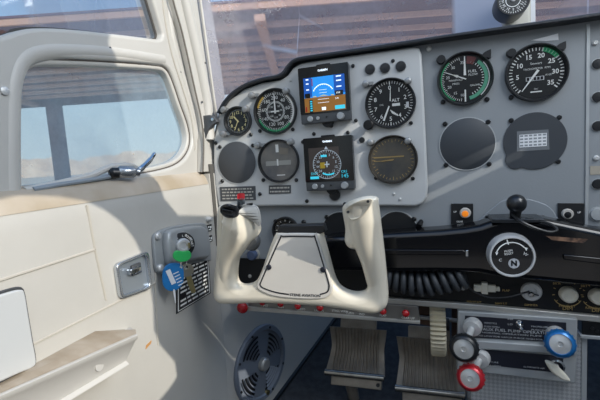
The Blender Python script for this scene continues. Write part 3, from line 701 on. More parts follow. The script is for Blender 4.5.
def lean(p):                                    # the grips slope back toward the pilot at the top
    a = min(max((abs(p.x - XCy) - .055) / .04, 0), 1); b = max((p.z - ZBm) / (ZT - ZBm), 0); return .05 * a * a * (3 - 2 * a) * b ** 1.3
def leaned(p):
    k = lean(p); return CAM + (p - CAM) * ((p.y - k - CAM.y) / (p.y - CAM.y))
def lean_mb(mb):
    mb.v = [leaned(v) for v in mb.v]; return mb
lean_mb(MB(PF((0, YY, 0))).plate([yo], -.015, .017, .013, res=5)).build('yoke_body', YOKE, yk)
# thickened hand grips that lean back toward the pilot
def grip(path, rad, nm):
    mb = MB(); mb.tube(smooth(path, 5, False), rad, 16, sq=1.); return mb
def spl(r, n): 
    o = []
    for i in range(len(r) - 1): o += [r[i] + (r[i + 1] - r[i]) * k / 5 for k in range(5)]
    return o + [r[-1]]
yz = YY - .004
s = pr(366, 250, yz)
lean_mb(MB().tube(smooth([pan(361, 203, yz - .004), pan(363.5, 222, yz - .005), pan(366, 240, yz - .005), pan(372, 262, yz - .003), pan(376, 284, yz)], 5, False), spl([14.5 * s, 15 * s, 13 * s, 10.5 * s, 8.5 * s], 5), 18)).build('right_grip', YOKE, yk)
s = pr(235, 240, yz)
lean_mb(MB().tube(smooth([pan(241, 213, yz - .004), pan(240.5, 225, yz - .005), pan(235, 240, yz - .004), pan(229, 258, yz - .002), pan(227, 280, yz)], 5, False), spl([16 * s, 18.5 * s, 14 * s, 10 * s, 8 * s], 5), 18)).build('left_grip', YOKE, yk)
# caps
yc = YY - .030
lean_mb(MB(PF((0, yc, 0))).plate([smooth(P2([(345.5, 209), (358, 201), (372, 199), (369, 208), (361, 217), (353, 220), (348, 217)], yc), 4)], -.004, .0015, .001)).build('grip_cap', mat('cap_ivory', '#dcd5c4', .5), yk)
for u, v in ((348, 212), (368, 201.5)):
    lean_mb(MB(PF(pan(u, v, yc - .002))).lathe([(.002, -.001), (.002, .0008), (1e-5, .0008)], seg=10)).build('cap_screw', BROWN if False else DGREY, yk)
lean_mb(MB(PF((0, yc, 0))).plate([smooth(P2([(229, 207), (243, 204), (256, 206), (260, 216), (259.5, 226), (252, 221), (240, 215)], yc), 4)], -.004, .0015, .001)).build('grip_top_plate', mat('grey_top_plate', '#b4b3ae', .4), yk)
ts_ = lean_mb(MB(PF((0, yc, 0))).plate([smooth(P2([(223, 206), (229, 203.5), (239, 207), (240.5, 211), (238, 216.5), (229, 217), (223, 212)], yc), 4)], 0, .010, .003)).build('thumb_switch', mat('thumb_black', '#1c1d20', .3, coat=.3), yk)
lean_mb(MB(PF((0, yc, 0))).plate([P2([(226, 207.5), (236, 209.5), (236, 213), (226, 211.5)], yc)], .009, .0125, .001)).build('thumb_rocker', SATIN, ts_)
b0 = pan(241, 208, yc); b1 = pan(241, 193.5, yc); f = AF(b0, b1 - b0, (0, 1, 0)); L = (b1 - b0).length
bc_ = lean_mb(MB(f).lathe([(.0060, -.003), (.0060, L * .66), (.0045, L * .66)], seg=18)).build('button_collar', CHROME, yk)
lean_mb(MB(f).lathe([(.0056, L * .62), (.0056, L * .95), (.0045, L), (1e-5, L * 1.02)], seg=18)).build('push_button', mat('red_button', '#d0202a', .3, coat=.4), bc_)
lean_mb(MB(PF((0, yc, 0))).plate([P2([(247, 203.5), (253, 202.5), (253, 205), (248, 208)], yc)], 0, .003, .0008)).build('small_switch', BLACK, yk)
# trigger on the far side of the left grip
MB(PF(pan(252, 241, YY + .02))).lathe([(.014, -.004), (.016, .004), (.013, .012), (1e-5, .013)], seg=20).build('trigger', mat('trigger_grey', '#5a5d60', .4), yk)
# centre cover
yp = YY - .0165
cv = smooth(P2([(282.5, 233.5), (313, 233.5), (317.5, 237), (331, 280), (333, 289), (330, 295), (322, 298.5), (300, 298.5), (275, 296), (261, 290.5), (257.5, 286), (259, 280), (277, 238)], yp), 4)
MB(PF((0, yp, 0))).plate([cv], -.004, .003, .002).build('centre_cover', YOKEP, yk)
yl = yp - .003
ln = P2([(283.5, 236.5), (312, 236.7), (315.5, 239), (327.5, 279), (329, 287), (327, 292), (320, 294.3)], yl)
ln2 = P2([(289, 294.3), (276, 292.3), (264, 288.2), (260.5, 285), (262, 279.5), (280, 239)], yl)
path = ln2 + ln
pts = smooth([Vector((a, b, 0)) for a, b in path], 4, False)
fy = PF((0, yl, 0))
def ribbon(pts, w, c=.0005):
    rows = []
    for i, p in enumerate(pts):
        tt = (pts[min(i + 1, len(pts) - 1)] - pts[max(i - 1, 0)]).normalized(); n = Vector((-tt.y, tt.x, 0)) * w / 2
        rows.append([(p.x + n.x, p.y + n.y, c), (p.x - n.x, p.y - n.y, c)])
    return MB(fy).grid(rows)
ribbon(pts, .0021).build('outline_stripe', mat('navy_stripe', '#14161f', .5), yk)
p = pan(305, 295, yl); MB(fy).text('STENE AVIATION', p.x, p.z - .0005, .0056, .0006, bold=.00012, sx=1.12).build('cover_lettering', mat('navy_stripe', '#14161f', .5), yk)
for u, v in ((269, 267), (323.2, 269.5)):
    p = pan(u, v, yl); MB(PF(p)).lathe([(.0043, 0), (.0043, .0015), (.003, .0024), (1e-5, .0024)], seg=20).build('cover_screw', mat('navy_screw', '#161a28', .35), yk)
MB(PF((0, YY, 0))).prism(P2([(281, 224.5), (325, 223), (327, 230.5), (318, 234), (279, 231.5)], YY), -.006, .012).build('top_pad', SATIN, yk, .002)
a = pan(303, 262, YY); MB().tube([Vector((a.x, YY + .012, a.z)), Vector((a.x, -.05, a.z)), Vector((a.x, -.006, a.z))], .018, 24).build('shaft', mat('shaft_steel', '#6d7175', .3, .8), yk)

# dark blue knob left of the shaft, on the panel
c = pan(254, 254, -.0); f = PF(c); t = thing('blue_knob', 'blue-grey knob seen through the left yoke opening', 'knob', c)
MB(f).lathe([(.010, 0), (.010, .012), (.008, .015), (1e-5, .015)], seg=20).build('cap', mat('knob_blue', '#42506b', .35), t)
MB(f).lathe([(.013, 0), (.013, .003), (.010, .004)], seg=20).build('collar', STRIPM, t)

# ------------------------------------------------------------------ pedestal on the right
YD = -.02
t = thing('fuel_control_panel', 'grey metal box with two black lettered placards at lower right', 'control panel', pan(518, 345, YD))
MB(P0).prism(P2([(458, 311), (578, 319), (576, 384), (457, 370)], YD), .0035, -YD).build('housing', SILVERP, t, .002)
MB(P0).prism(P2([(460, 339), (577, 347), (577, 355), (460, 347.5)], YD - .004), -YD - .002, -YD + .006).build('middle_ledge', SILVERP, t, .002)
MB(P0).prism(P2([(465, 315.5), (566, 322.5), (566, 342.5), (465, 337)], YD), -YD, -YD + .0012).build('upper_placard', mat('placard_navy', '#181b26', .4), t)
MB(P0).prism(P2([(472, 348.5), (563, 356), (563, 373), (472, 363)], YD), -YD, -YD + .0012).build('lower_placard', mat('placard_navy', '#181b26', .4), t)
def words(txt, u, v, size, wpx, y=YD, al='CENTER'):       # one line of lettering, fitted to its width
    p = pan(u, v, y); s_ = pr(u, v, y); m = MB(P0); m.text(txt, 0, 0, size, -y + .0016, al); w = max(q.x for q in m.v) - min(q.x for q in m.v)
    MB(P0).text(txt, p.x, p.z, size, -y + .0016, al, sx=wpx * s_ / w).build('lettering', mat('placard_print', '#b9bdc0', .5), t)
words('AUX FUEL PUMP OPERATION', 517, 331, .0066, 60)
words('NORMAL OPERATION PUMP OFF', 516, 334.2, .0037, 60); words('USE LOW FOR VAPOR PURGE HIGH FOR START', 515, 337.6, .0037, 66)
words('THROTTLE', 484, 322.5, .0036, 11, al='LEFT'); words('PUSH OPEN', 484, 326, .0036, 13, al='LEFT')
words('PROPELLER', 531, 326, .0036, 14, al='LEFT'); words('PUSH INCR', 531, 329.3, .0036, 16, al='LEFT')
words('HI', 510, 318.8, .004, 4); words('LO', 510, 324, .004, 4)
words('MIXTURE', 484, 361, .0036, 12, al='LEFT'); words('PULL LEAN', 484, 364.4, .0036, 14, al='LEFT'); words('ALTERNATE AIR', 523, 366.2, .0036, 18, al='LEFT'); words('PULL FOR ALT AIR', 521, 369.6, .0036, 22, al='LEFT')
c = pan(519, 323, YD); MB(AF(c, (0, -1, -.15))).lathe([(.006, 0), (.006, .003), (.0035, .004), (.0022, .006), (.003, .018), (1e-5, .02)], seg=14).build('toggle', CHROME, t)
def lever(label, base, head, yh, r, ringm, postr=8.5):
    a = pan(*base, YD); b = pan(*head, yh); s = pr(*head, yh); t = thing('engine_control', label, 'knob', a); ax = b - a; L = ax.length
    f = AF(a, ax); s0 = pr(*base, YD)
    MB(f).lathe([(postr * s0, -.001), (postr * s0, .008), (postr * .9 * s0, .013), (postr * .35 * s0, .014), (postr * .35 * s0, L - .004)], seg=24).build('shaft', METAL, t)
    g = AF(b, (ax.normalized() * .5 + (CAM - b).normalized() * .6)); R = r * s; prof = [(R * .5, -.012), (R * .9, -.011), (R, -.007), (R, .003), (R * .88, .007), (R * .72, .0085), (R * .68, .006)]
    mb = MB(g); mb.lathe(prof, seg=36, cap=False)
    for k in range(18):
        q = 2 * PI * k / 18; mb.sphere(R * .985 * math.cos(q), R * .985 * math.sin(q), -.002, R * .09, seg=6)
    mb.build('grip_ring', ringm, t)
    MB(g).lathe([(R * .7, -.01), (R * .7, .0065), (R * .2, .008), (R * .15, .006), (1e-5, .006)], seg=28).build('end_cap', mat('worn_alu_cap', '#c4c5c4', .35, .6, var=.12, vscale=90), t)
lever('black-ringed silver control knob, upper left on the grey box', (473, 325), (464, 348), -.085, 13, SATIN)
lever('red control knob below the black-ringed one', (481, 357), (470.5, 377.5), -.085, 12.2, REDA)
lever('blue control knob at the right of the lettered placard', (555, 334), (560, 343.5), -.065, 13, BLUE)
# T handle
t = thing('pull_handle', 'ivory bow-shaped pull handle on the lower lettered placard', 'handle', pan(556, 368, YD))
yh = -.055
pts = smooth([pan(545, 361, yh), pan(553, 362.5, yh), pan(563, 371, yh), pan(570, 380, yh), pan(562, 379, yh), pan(551, 371, yh)], 5)
MB(PF((0, yh, 0))).plate([[(p.x, p.z) for p in pts]], -.004, .004, .003).build('handle', IVORY, t)
a = pan(556, 366, YD); b = pan(557, 370.5, yh); MB().tube([a, b], .004, 12).build('rod', METAL, t)
MB(AF(a, (0, -1, 0))).lathe([(.012, 0), (.012, .003), (.009, .004)], seg=24, cap=False).build('collar', CHROME, t)
# tread plate apron below
TREAD = mat('diamond_tread', '#b4b6b7', .35, .55)
nt = TREAD.node_tree; bs = nt.nodes['Principled BSDF']
tc = nt.nodes.new('ShaderNodeTexCoord'); mp = nt.nodes.new('ShaderNodeMapping'); mp.inputs['Rotation'].default_value = (0, PI / 4, 0); mp.inputs['Scale'].default_value = (210, 210, 210)
ck = nt.nodes.new('ShaderNodeTexChecker'); ck.inputs['Scale'].default_value = 1.; ck.inputs['Color1'].default_value = lin('#d2d4d6'); ck.inputs['Color2'].default_value = lin('#b9bcbf')
nt.links.new(tc.outputs['Object'], mp.inputs['Vector']); nt.links.new(mp.outputs[0], ck.inputs['Vector']); nt.links.new(ck.outputs['Color'], bs.inputs['Base Color'])
bp = nt.nodes.new('ShaderNodeBump'); bp.inputs['Strength'].default_value = .4; bp.inputs['Distance'].default_value = .001
nt.links.new(ck.outputs['Fac'], bp.inputs['Height']); nt.links.new(bp.outputs['Normal'], bs.inputs['Normal'])
ap = P2([(463, 360), (583, 374), (585, 430), (470, 440)], .0)
t = thing('pedestal_apron', 'pale grey diamond-pattern apron below the lettered grey box', 'apron', (ap[0][0] + .05, 0, -.648))
x0, x1 = ap[0][0] + .012, ap[1][0]
MB(P0).box(x0, x1, -.648, -.30, -.14, .002).build('apron_sheet', TREAD, t)
MB(P0).box(x1 - .003, x1 + .004, -.648, -.30, -.14, .004).build('side_flange', SILVERP, t)
t = thing('side_module', 'black module with grey lower edge right of the lettered box', 'module', pan(592, 335, -.01))
q = P2([(582, 321), (606, 324), (606, 339), (582, 335)], -.01); MB(P0).prism(q[:1] + [(.5, q[1][1])] + [(.5, q[2][1])] + q[3:], -.03, .01).build('body', BLACK, t, .002)
q = P2([(580, 334.5), (606, 338.5), (606, 342), (580, 338)], -.01); MB(P0).prism(q[:1] + [(.5, q[1][1])] + [(.5, q[2][1])] + q[3:], -.01, .012).build('lower_rail', SILVERP, t, .001)
for u, v in ((592, 328), (597, 331)):
    MB(PF(pan(u, v, -.01))).lathe([(.0025, 0), (.0025, .002), (1e-5, .002)], seg=10).build('screw', SATIN, t)
# trim wheel
c = pan(440, 324, .035); t = thing('trim_wheel', 'ivory ribbed trim wheel standing edge-on beneath the black panel', 'wheel', c)
f = Fr(c, (0, 1, 0), (0, 0, 1), (1, 0, 0)); R = .056; rows = []
mb = MB(f); vs = []; N = 44; w0, w1 = -.018, .010
prof = [(.70, w0 + .003), (.94, w0 + .001), (1., w0 + .004), (1., w1 - .004), (.94, w1 - .001), (.70, w1 - .003)]
rows = []
for k in range(N * 2):
    a = 2 * PI * k / (N * 2); q = R * (1.0 if k % 2 else .92)
    rows.append([(q * pr_ * math.cos(a), q * pr_ * math.sin(a), cc) for pr_, cc in prof])
rows.append(rows[0]); mb.grid(rows); mb.build('ribbed_rim', TANW, t)
MB(f).lathe([(R * .72, w0 + .004), (R * .72, w1 - .003), (R * .66, w1), (R * .2, w1), (R * .2, w1 + .006), (1e-5, w1 + .006)], seg=32).build('hub', mat('wheel_hub_dark', '#2b2724', .5), t)
t = thing('wheel_bracket', 'dusty brown bracket around the ribbed trim wheel', 'bracket', pan(425, 322, .07))
MB(P0).prism(P2([(419, 303), (430, 304), (430, 326), (419, 324)], .05), -.07, -.05).build('left_plate', mat('dusty_brown', '#5d4638', .7, var=.3, vscale=30), t)
MB(P0).prism(P2([(452, 306), (460, 307), (460, 345), (452, 344)], .05), -.07, -.05).build('right_plate', mat('dusty_brown', '#5d4638', .7), t)
MB().tube([pan(416, 317, .045), pan(462, 321, .045)], .004, 10).build('cross_rod', STRIPM, t)

# ------------------------------------------------------------------ rudder pedals
def pedal(label, top, bot, wpx, y0, y1):
    A = pan(*top, y0); B = pan(*bot, y1); t = thing('rudder_pedal', label, 'pedal', B)
    ax = (B - A); L = ax.length; d = ax.normalized(); r = Vector((1, 0, 0)); n = r.cross(d).normalized()
    if n.y > 0: n = -n
    f = Fr(A, r, -d, n); w = wpx / 2 * pr(*bot, (y0 + y1) / 2)
    rows = []; NC = 68
    for i in range(13):
        q = i / 12; ww = w * (.90 + .10 * abs(q - .45) * 1.8); cc = .016 * (1 - math.sin(PI * q)) ; row = []
        for k in range(NC + 1):
            s = -1 + 2 * k / NC; g = .0032 * (1 if (k % 4) in (1, 2) else 0) if abs(s) < .80 and .05 < q < .97 else .0032
            row.append((s * ww, -q * L, cc + g))
        rows.append(row)
    back = [[(p[0], p[1], p[2] - .008) for p in rr] for rr in rows]
    mb = MB(f); mb.grid(rows); mb.grid(back)
    for E_ in (0, -1): mb.grid([rows[E_], back[E_]])
    mb.grid([[rr[0] for rr in rows], [rr[0] for rr in back]]); mb.grid([[rr[-1] for rr in rows], [rr[-1] for rr in back]])
    mb.build('ribbed_pad', STEEL, t, ang=25)
    mb = MB(f)
    mb.prism(rrect(-w * .62, w * .62, -.002, .024, .003), .004, .014)
    for k in range(18): mb.box(-w * .58 + k * w * 1.16 / 18, -w * .58 + (k + .5) * w * 1.16 / 18, .0, .022, .014, .016)
    mb.build('top_tab', STEEL, t)
    mb = MB(f); mb.tube([(-w * 1.02, -L - .002, .016), (w * .97, -L - .002, .016)], .0072, 14); mb.build('foot_bar', mat('shiny_worn_steel', '#a8a49b', .25, .95, var=.25, vscale=40), t)
    MB(f).box(-w * .82, w * .90, -L - .028, -L - .006, -.004, .010).build('lower_plate', STEEL, t, .002)
    MB(f).lathe([(.004, .010), (.004, .013), (1e-5, .013)], w * .78, -L - .018, 12).build('bolt', SATIN, t)
    mb = MB(); b = f(-w * .18, -L - .02, -.004); mb.tube([b, Vector((b.x, b.y + .03, b.z - .06)), Vector((b.x, b.y + .09, -.65))], .013, 12); mb.build('arm', STEEL, t)
pedal('ribbed metal rudder pedal nearer the side wall', (359, 328), (356, 373), 54, .16, .125)
pedal('ribbed metal rudder pedal below the ribbed trim wheel', (429, 338), (430, 389), 60, .15, .115)

# ------------------------------------------------------------------ cabin shell
ZF0 = -.65
struct(MB().box(-.44, .95, -1.3, .80, ZF0 - .02, ZF0).build('floor', CARPET))
struct(MB().box(-.44, .95, .80, .83, ZF0, .12).build('wall_front', FIREW))
struct(MB(W0).prism([(-.18, -.652), (.80, -.652), (.80, -.353)], -.43, .95).build('floor_toeboard', CARPET))

# left side: lower wall with padded bolster
XL = -.40
z0 = -.016
sec = [(-.44, z0 + .006), (-.428, z0 + .005), (-.416, z0 + .001), (-.407, z0 - .008), (-.4015, z0 - .022), (-.40, z0 - .04), (-.40, -.2)]
rows = []
for i in range(33):
    y = -1.2 + (1.2 - .028) * i / 32
    rows.append([(x, y, z) for x, z in sec] + [(-.40, y, ZF0), (-.44, y, ZF0)])
wl = MB(); wl.loft(rows)
KT = .3
def kick(u, v):
    d = ray(u, v); t = (-.40 + KT * (CAM.y + .02)) / (d.x - KT * d.y); return CAM + d * t
KN = Vector((1, -KT, 0)).normalized(); KR = Vector((KT, 1, 0)).normalized()
rows = [[(x, y, -.018), (x, y, ZF0), (-.44, y, ZF0), (-.44, y, -.018)] for x, y in ((-.40, -.0275), (-.40, -.02), (-.40 + KT * .82, .80))]
wl.loft(rows)
dl = thing('wall_left', None, None, (XL, -.4, -.3), kind='structure')
wl.build('lower_upholstery', CREAM, dl)
MB().grid([[(x + .0006, -.62 + .59 * i / 12, z + .0008) for x, z in sec[1:5]] for i in range(13)]).build('worn_sill', mat('worn_sill_vinyl', '#bcb2a5', .6, col2='#a3957f', vscale=10), dl)
# stitched seams, panel lines
mb = MB()
for a, b in (((-30, 290), (95, 249.5)), ((31, 345), (155, 283)), ((95, 249.5), (87, 205)), ((95, 249.5), (106, 300)), ((155, 283), (158, 345)), ((158, 232), (155, 283))):
    A = wal(*a, -.3995); B = wal(*b, -.3995); mb.tube([A, A.lerp(B, .5), B], .0016, 6)
mb.build('seam', SEAM, dl)
# kick panel crease, floor edge trim
MB().tube([Vector((-.40, -.18, -.645)), Vector((-.40 + KT * .02, 0, -.595)), Vector((-.40 + KT * .82, .80, -.351))], .007, 8).build('floor_edge', BLACK, dl)
# upper frame with two window openings
XF = -.425
lo = W2([(21, 100), (22, 82), (27, 71), (38, 66), (60, 65.5), (110, 67), (152, 69.5), (163, 72), (169, 82), (177, 105), (184.5, 126), (186.5, 140), (183, 151), (174, 160), (158, 165.5), (130, 170.5), (80, 180), (40, 189), (25, 192), (21, 186), (20.5, 140)], XF)
lo = smooth([Vector((a, b, 0)) for a, b in lo], 4)
up = W2([(-110, 46), (-30, 41), (0, 36), (12, 32), (30, 29), (60, 29.5), (100, 33.5), (140, 38.5), (155, 40), (159, 36), (157, 27), (149, 0), (141, -28), (134, -40), (60, -50), (-110, -60)], XF)
up = smooth([Vector((a, b, 0)) for a, b in up], 4)
edge = W2([(203, 168), (202.5, 130), (192.5, 81), (181.5, 32), (172.5, 0), (163, -45)], XF)
outer = [(-1.2, z0 - .012), (edge[0][0], z0 - .012)] + edge + [(edge[-1][0], .44), (-1.2, .44)]
def scale_loop(lp, k):
    cx = sum(p.x for p in lp) / len(lp); cy = sum(p.y for p in lp) / len(lp); out = []; L = len(lp)
    for i in range(L):
        t = lp[(i + 1) % L] - lp[i - 1]; nn = Vector((-t.y, t.x, 0)).normalized()
        if nn.dot(Vector((cx, cy, 0)) - lp[i]) < 0: nn = -nn
        out.append(lp[i] + nn * k)
    return out
fr = MB(WF((XF, 0, 0))); fr.plate([outer, [(p.x, p.y) for p in scale_loop(lo, -.0075)], [(p.x, p.y) for p in up]], -.02, .008, .005)
fr.build('door_frame', CREAM2, dl)
fy_ = WF((XF, 0, 0))
# ridges moulded in the frame
def wpath(px, x): return [wal(u, v, x) for u, v in px]
XR = XF + .004
MB().tube(smooth(wpath([(8, 205), (7.5, 150), (8, 100), (11, 76), (19, 60), (34, 52.5), (60, 50.5), (110, 53), (160, 60)], XR - .006), 5, False), .012, 14).build('frame_ridge', CREAM2, dl)
MB().tube(smooth(wpath([(-40, 60), (0, 47), (30, 39), (70, 38), (120, 42), (160, 46)], XR - .006), 5, False), .010, 12).build('frame_ridge', CREAM2, dl)
MB().tube(smooth(wpath([(158, -40), (166, 0), (173, 45), (186, 92), (196, 130), (199, 166)], XR), 5, False), .007, 12).build('frame_ridge', CREAM2, dl)
MB().tube(smooth(wpath([(160, -20), (165, 20), (172, 55), (184, 93), (192, 122), (195, 150)], XF + .0085), 5, False), .0015, 6).build('seam', SEAM, dl)
p = wal(4, 91, XF + .008); MB(WF(p)).lathe([(.0045, 0), (.0045, .002), (.002, .003), (1e-5, .003)], seg=14).build('screw', METAL, dl)
for u, v in ((181, 72), (110, 48)): 
    p = wal(u, v, XF + .008); MB(WF(p)).lathe([(.0018, 0), (.0018, .001), (1e-5, .001)], seg=10).build('screw', DGREY, dl)

# openable side window
w1 = thing('window_1', None, None, (XF, -.25, .05), kind='structure')
inner = lo; lo = scale_loop(lo, -.0075)
MB(fy_).plate([[(p.x, p.y) for p in lo], [(p.x, p.y) for p in inner]], -.016, .002, .003).build('sash', CREAM2, w1)
MB(fy_).tube([(p.x, p.y, .0015) for p in scale_loop(lo, .0005)], .0016, 6, True).build('gasket', mat('brown_gasket', '#57504a', .7), w1)
PANE = glassmat('side_pane', '#e8f2f4', .42, '#b9cdd8', .05)
PANE2 = glassmat('upper_pane', '#e8eef2', .14, '#b9c4d8', .05, .35)
def painted_shield_glare(nt, tc, fac):  # paints a pale reflection band into the windshield's haze
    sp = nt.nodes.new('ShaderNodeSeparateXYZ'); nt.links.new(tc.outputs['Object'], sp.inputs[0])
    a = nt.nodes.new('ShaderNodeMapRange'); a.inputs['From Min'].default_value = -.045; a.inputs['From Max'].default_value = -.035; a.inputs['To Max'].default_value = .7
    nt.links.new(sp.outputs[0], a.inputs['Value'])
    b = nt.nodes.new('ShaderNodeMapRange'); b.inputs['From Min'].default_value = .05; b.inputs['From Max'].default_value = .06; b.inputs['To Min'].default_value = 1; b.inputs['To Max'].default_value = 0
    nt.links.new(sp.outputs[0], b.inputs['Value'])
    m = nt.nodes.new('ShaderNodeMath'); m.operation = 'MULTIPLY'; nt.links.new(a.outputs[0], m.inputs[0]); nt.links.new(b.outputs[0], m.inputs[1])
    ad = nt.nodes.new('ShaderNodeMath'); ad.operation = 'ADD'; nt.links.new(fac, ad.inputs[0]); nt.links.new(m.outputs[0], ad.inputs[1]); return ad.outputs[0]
SHIELD = glassmat('windshield_plexi', '#f2eff4', .32, '#c6cad8', .04, .8, painted_shield_glare)
MB(fy_).quad([(p.x, p.y) for p in scale_loop(lo, .006)], -.010).build('pane', PANE, w1)
# sash latch with lever
pts = smooth(wpath([(24, 191), (60, 183.5), (90, 176), (105, 169.5), (115, 166.5), (130, 166), (137, 169.5)], XF + .006), 4, False)
MB().tube(pts, .0045, 10).build('lower_rail', CREAM2, w1)
MB().tube(wpath([(33, 189.5), (60, 184.5), (90, 180), (112, 176)], XF + .010), .003, 8).build('dark_channel', mat('blue_grey_channel', '#868f97', .5), w1)
t = thing('window_latch', 'chrome latch with curved lever on the side window sill', 'latch', wal(128, 172, XF + .015))
a = wal(120, 172, XF + .014); b = wal(137, 172, XF + .026)
MB(AF(a, b - a)).lathe([(.006, -.004), (.0085, .0), (.0085, .018), (.006, .022), (.0065, .026), (1e-5, .028)], seg=20).build('barrel', mat('latch_chrome', '#a4a8ac', .25, .8), t)
MB(AF(wal(112, 173, XF + .012), b - a)).lathe([(.004, -.004), (.0075, .0), (.0075, .008), (1e-5, .01)], seg=20).build('end_cap', SATIN, t)
MB().tube(smooth([b, wal(143, 167, XF + .03), wal(150, 160, XF + .032), wal(155, 153, XF + .034)], 4, False), [.004] * 5 + [.0038] * 4 + [.003] * 3 + [.002], 10).build('lever', CHROME, t)
# upper fixed window
w2 = thing('window_2', None, None, (XF, -.25, .25), kind='structure')
MB(fy_).quad([(p.x, p.y) for p in scale_loop(up, -.004)], -.010).build('pane', PANE2, w2)
MB(fy_).tube([(p.x, p.y, -.006) for p in scale_loop(up, .001)], .002, 6, True).build('gasket', mat('dark_gasket', '#454240', .7), w2)

# windshield post
pl = thing('pillar_left', None, None, (-.4, -.02, .1), kind='structure')
pe = W2([(202.5, 172), (203, 130), (193, 81), (182, 32), (173, 0), (163, -50), (202, -50), (209, 0), (217, 45), (224, 97), (218, 110), (213, 130), (212, 172)], -.405)
MB(WF((-.405, 0, 0))).plate([pe], -.012, .003, .002).build('post', CREAM2, pl)
MB().tube(smooth(wpath([(174, -45), (184, 0), (192, 35), (201, 75), (207, 108), (209, 140)], -.402), 5, False), [.0115] * 26, 14).build('post_ridge', CREAM2, pl)
MB().tube(smooth(wpath([(163, -50), (173, 0), (182, 32), (193, 81), (203, 130), (203, 172)], -.4015), 5, False), .0015, 6).build('door_gap', mat('gap_dark', '#6a655e', .8), pl)
for u, v in ((205, 63), (202, 102)):
    p = wal(u, v, -.400); MB(WF(p)).lathe([(.002, 0), (.002, .001), (1e-5, .001)], seg=10).build('screw', DGREY, pl)
t = thing('hinge_bracket', 'dark grey metal bracket at the panel top left corner beside the windshield post', 'bracket', pan(210, 128, -.02))
MB(PF((0, -.02, 0))).plate([P2([(203, 116), (211, 115), (216, 117), (219, 122), (214, 125), (209, 131), (206, 142), (201, 141), (204, 128)], -.02)], -.006, .006, .002).build('plate', mat('bracket_dark', '#5b5d60', .4, .5), t)
MB(PF(pan(213, 119.5, -.026))).lathe([(.003, 0), (.003, .003), (1e-5, .0035)], seg=12).build('bolt', CHROME, t)
# dark strip painting in the shaded gap between wall and panel
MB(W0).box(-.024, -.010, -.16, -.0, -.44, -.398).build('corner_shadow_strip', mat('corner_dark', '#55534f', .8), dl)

# windshield
w3 = thing('window_3', None, None, (.1, .2, .2), kind='structure')
rows = []
for i in range(9):
    z = .06 + .56 * i / 8; row = []
    for k in range(33):
        x = -.395 + 1.10 * k / 32; q = 1 - abs((x - .155) / .56) ** 2.2
        row.append((x, .005 + .30 * q - .30 * (z - .06) * (.35 + .65 * q), z))
    rows.append(row)
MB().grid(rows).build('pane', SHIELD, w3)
MB().tube([(r[0][0], r[0][1], r[0][2]) for r in rows], .0025, 10).build('edge_bead', CREAM2, w3)
cp = pan(519, 20, .22)
MB(P0).box(cp.x - .027, cp.x + .022, .08, .62, -.245, -.22).build('centre_post', mat('post_cream', '#cfcdc2', .45), w3, .006)
MB(P0).box(cp.x + .022, cp.x + .030, .08, .62, -.24, -.225).build('post_seal', PAPER, w3)
# compass
c = pan(513, 0, .16); s = pr(513, 0, .16); t = thing('compass', 'round black compass on the windshield centre post at top edge', 'compass', c); f = PF(c)
R = 16.5 * s
MB(f).lathe([(R, -.045), (R, .0), (R * .95, .006), (R * .86, .006), (R * .84, .001)], seg=40, cap=False).build('case', SATIN, t)
MB(f).lathe([(R * .85, -.0448), (R * .85, .001), (1e-5, .001)], seg=40).build('card', mat('compass_card', '#2a2d30', .4), t)
f2 = PF(c + Vector((0, -.001, 0))); mb = MB(f2)
for k in range(36): mb.tick(k * 10, R * .72, R * (.82 if k % 3 else .85), R * .03)
mb.arc(0, 360, R * .40, R * .44, .0008, 40)
for k in range(12):
    a = math.radians(90 - k * 30); mb.text(['N', '3', '6', 'E', '12', '15', 'S', '21', '24', 'W', '30', '33'][k], R * .58 * math.cos(a), R * .58 * math.sin(a), R * .22, rot=a - PI / 2)
mb.build('markings', WMARK, t)
MB(f2).lathe([(R * .14, 0), (R * .1, .004), (1e-5, .004)], seg=16).build('hub', METAL, t)
MB(P0).box(c.x - .012, c.x + .012, c.z - .02, c.z + .02, -.225, -.20).build('bracket', SATIN, t)

# door fittings ------------------------------------------------------
# latch plate
q = W2([(112, 264), (145.5, 250.5), (149, 288), (117.5, 299.5)], XL)
cy = sum(p[0] for p in q) / 4; cz = sum(p[1] for p in q) / 4
t = thing('door_latch', 'square chrome recessed door latch plate on the sunlit wall', 'latch', (XL, cy, cz)); f = WF((XL, cy, cz))
q = [(a - cy, b - cz) for a, b in q]
def inset(q, k): 
    return [(a * k, b * k) for a, b in q]
def roundq(q, r=.15):
    out = []; n = len(q)
    for i in range(n):
        p = Vector((*q[i], 0)); a = Vector((*q[i - 1], 0)); b = Vector((*q[(i + 1) % n], 0))
        for k in range(5):
            tt = k / 4; A = p.lerp(a, r); B = p.lerp(b, r); out.append(((A.lerp(p, tt)).lerp(p.lerp(B, tt), tt)).to_tuple()[:2])
    return out
MB(f).plate([roundq(q), roundq(inset(q, .84))], 0, .007, .002).build('rim', mat('dull_chrome', '#c6ccd2', .22, .9), t)
rp_ = MB(f).prism(roundq(inset(q, .86)), 0, .0018).build('recess_plate', mat('latch_recess', '#9fa9b4', .3, .7), t)
MB(f).box(-.012, .010, .003, .012, .0018, .010).build('paddle', CHROME, rp_, .002)
MB(f).box(-.004, .014, .0, .015, .0016, .006).build('paddle_well', DGREY, rp_, .001)
# pocket plate
q = smooth([Vector((a, b, 0)) for a, b in W2([(-60, 312), (-20, 300), (5, 292), (17, 289.5), (21, 293), (24, 310), (29, 340), (32.5, 360), (29, 367), (15, 373), (-15, 386), (-60, 402)], XL)], 3)
t = thing('pocket_cover', 'glossy white rounded cover plate at the left edge of the door', 'cover', (XL, q[0].x, q[0].y))
MB(W0).plate([[(p.x, p.y) for p in q]], XL, XL + .006, .002).build('cover', WHITEP, t)
MB(W0).tube([(p.x, p.y, XL + .0012) for p in scale_loop(q, -.0015)], .0014, 6, True).build('dark_gap', DGREY, t)
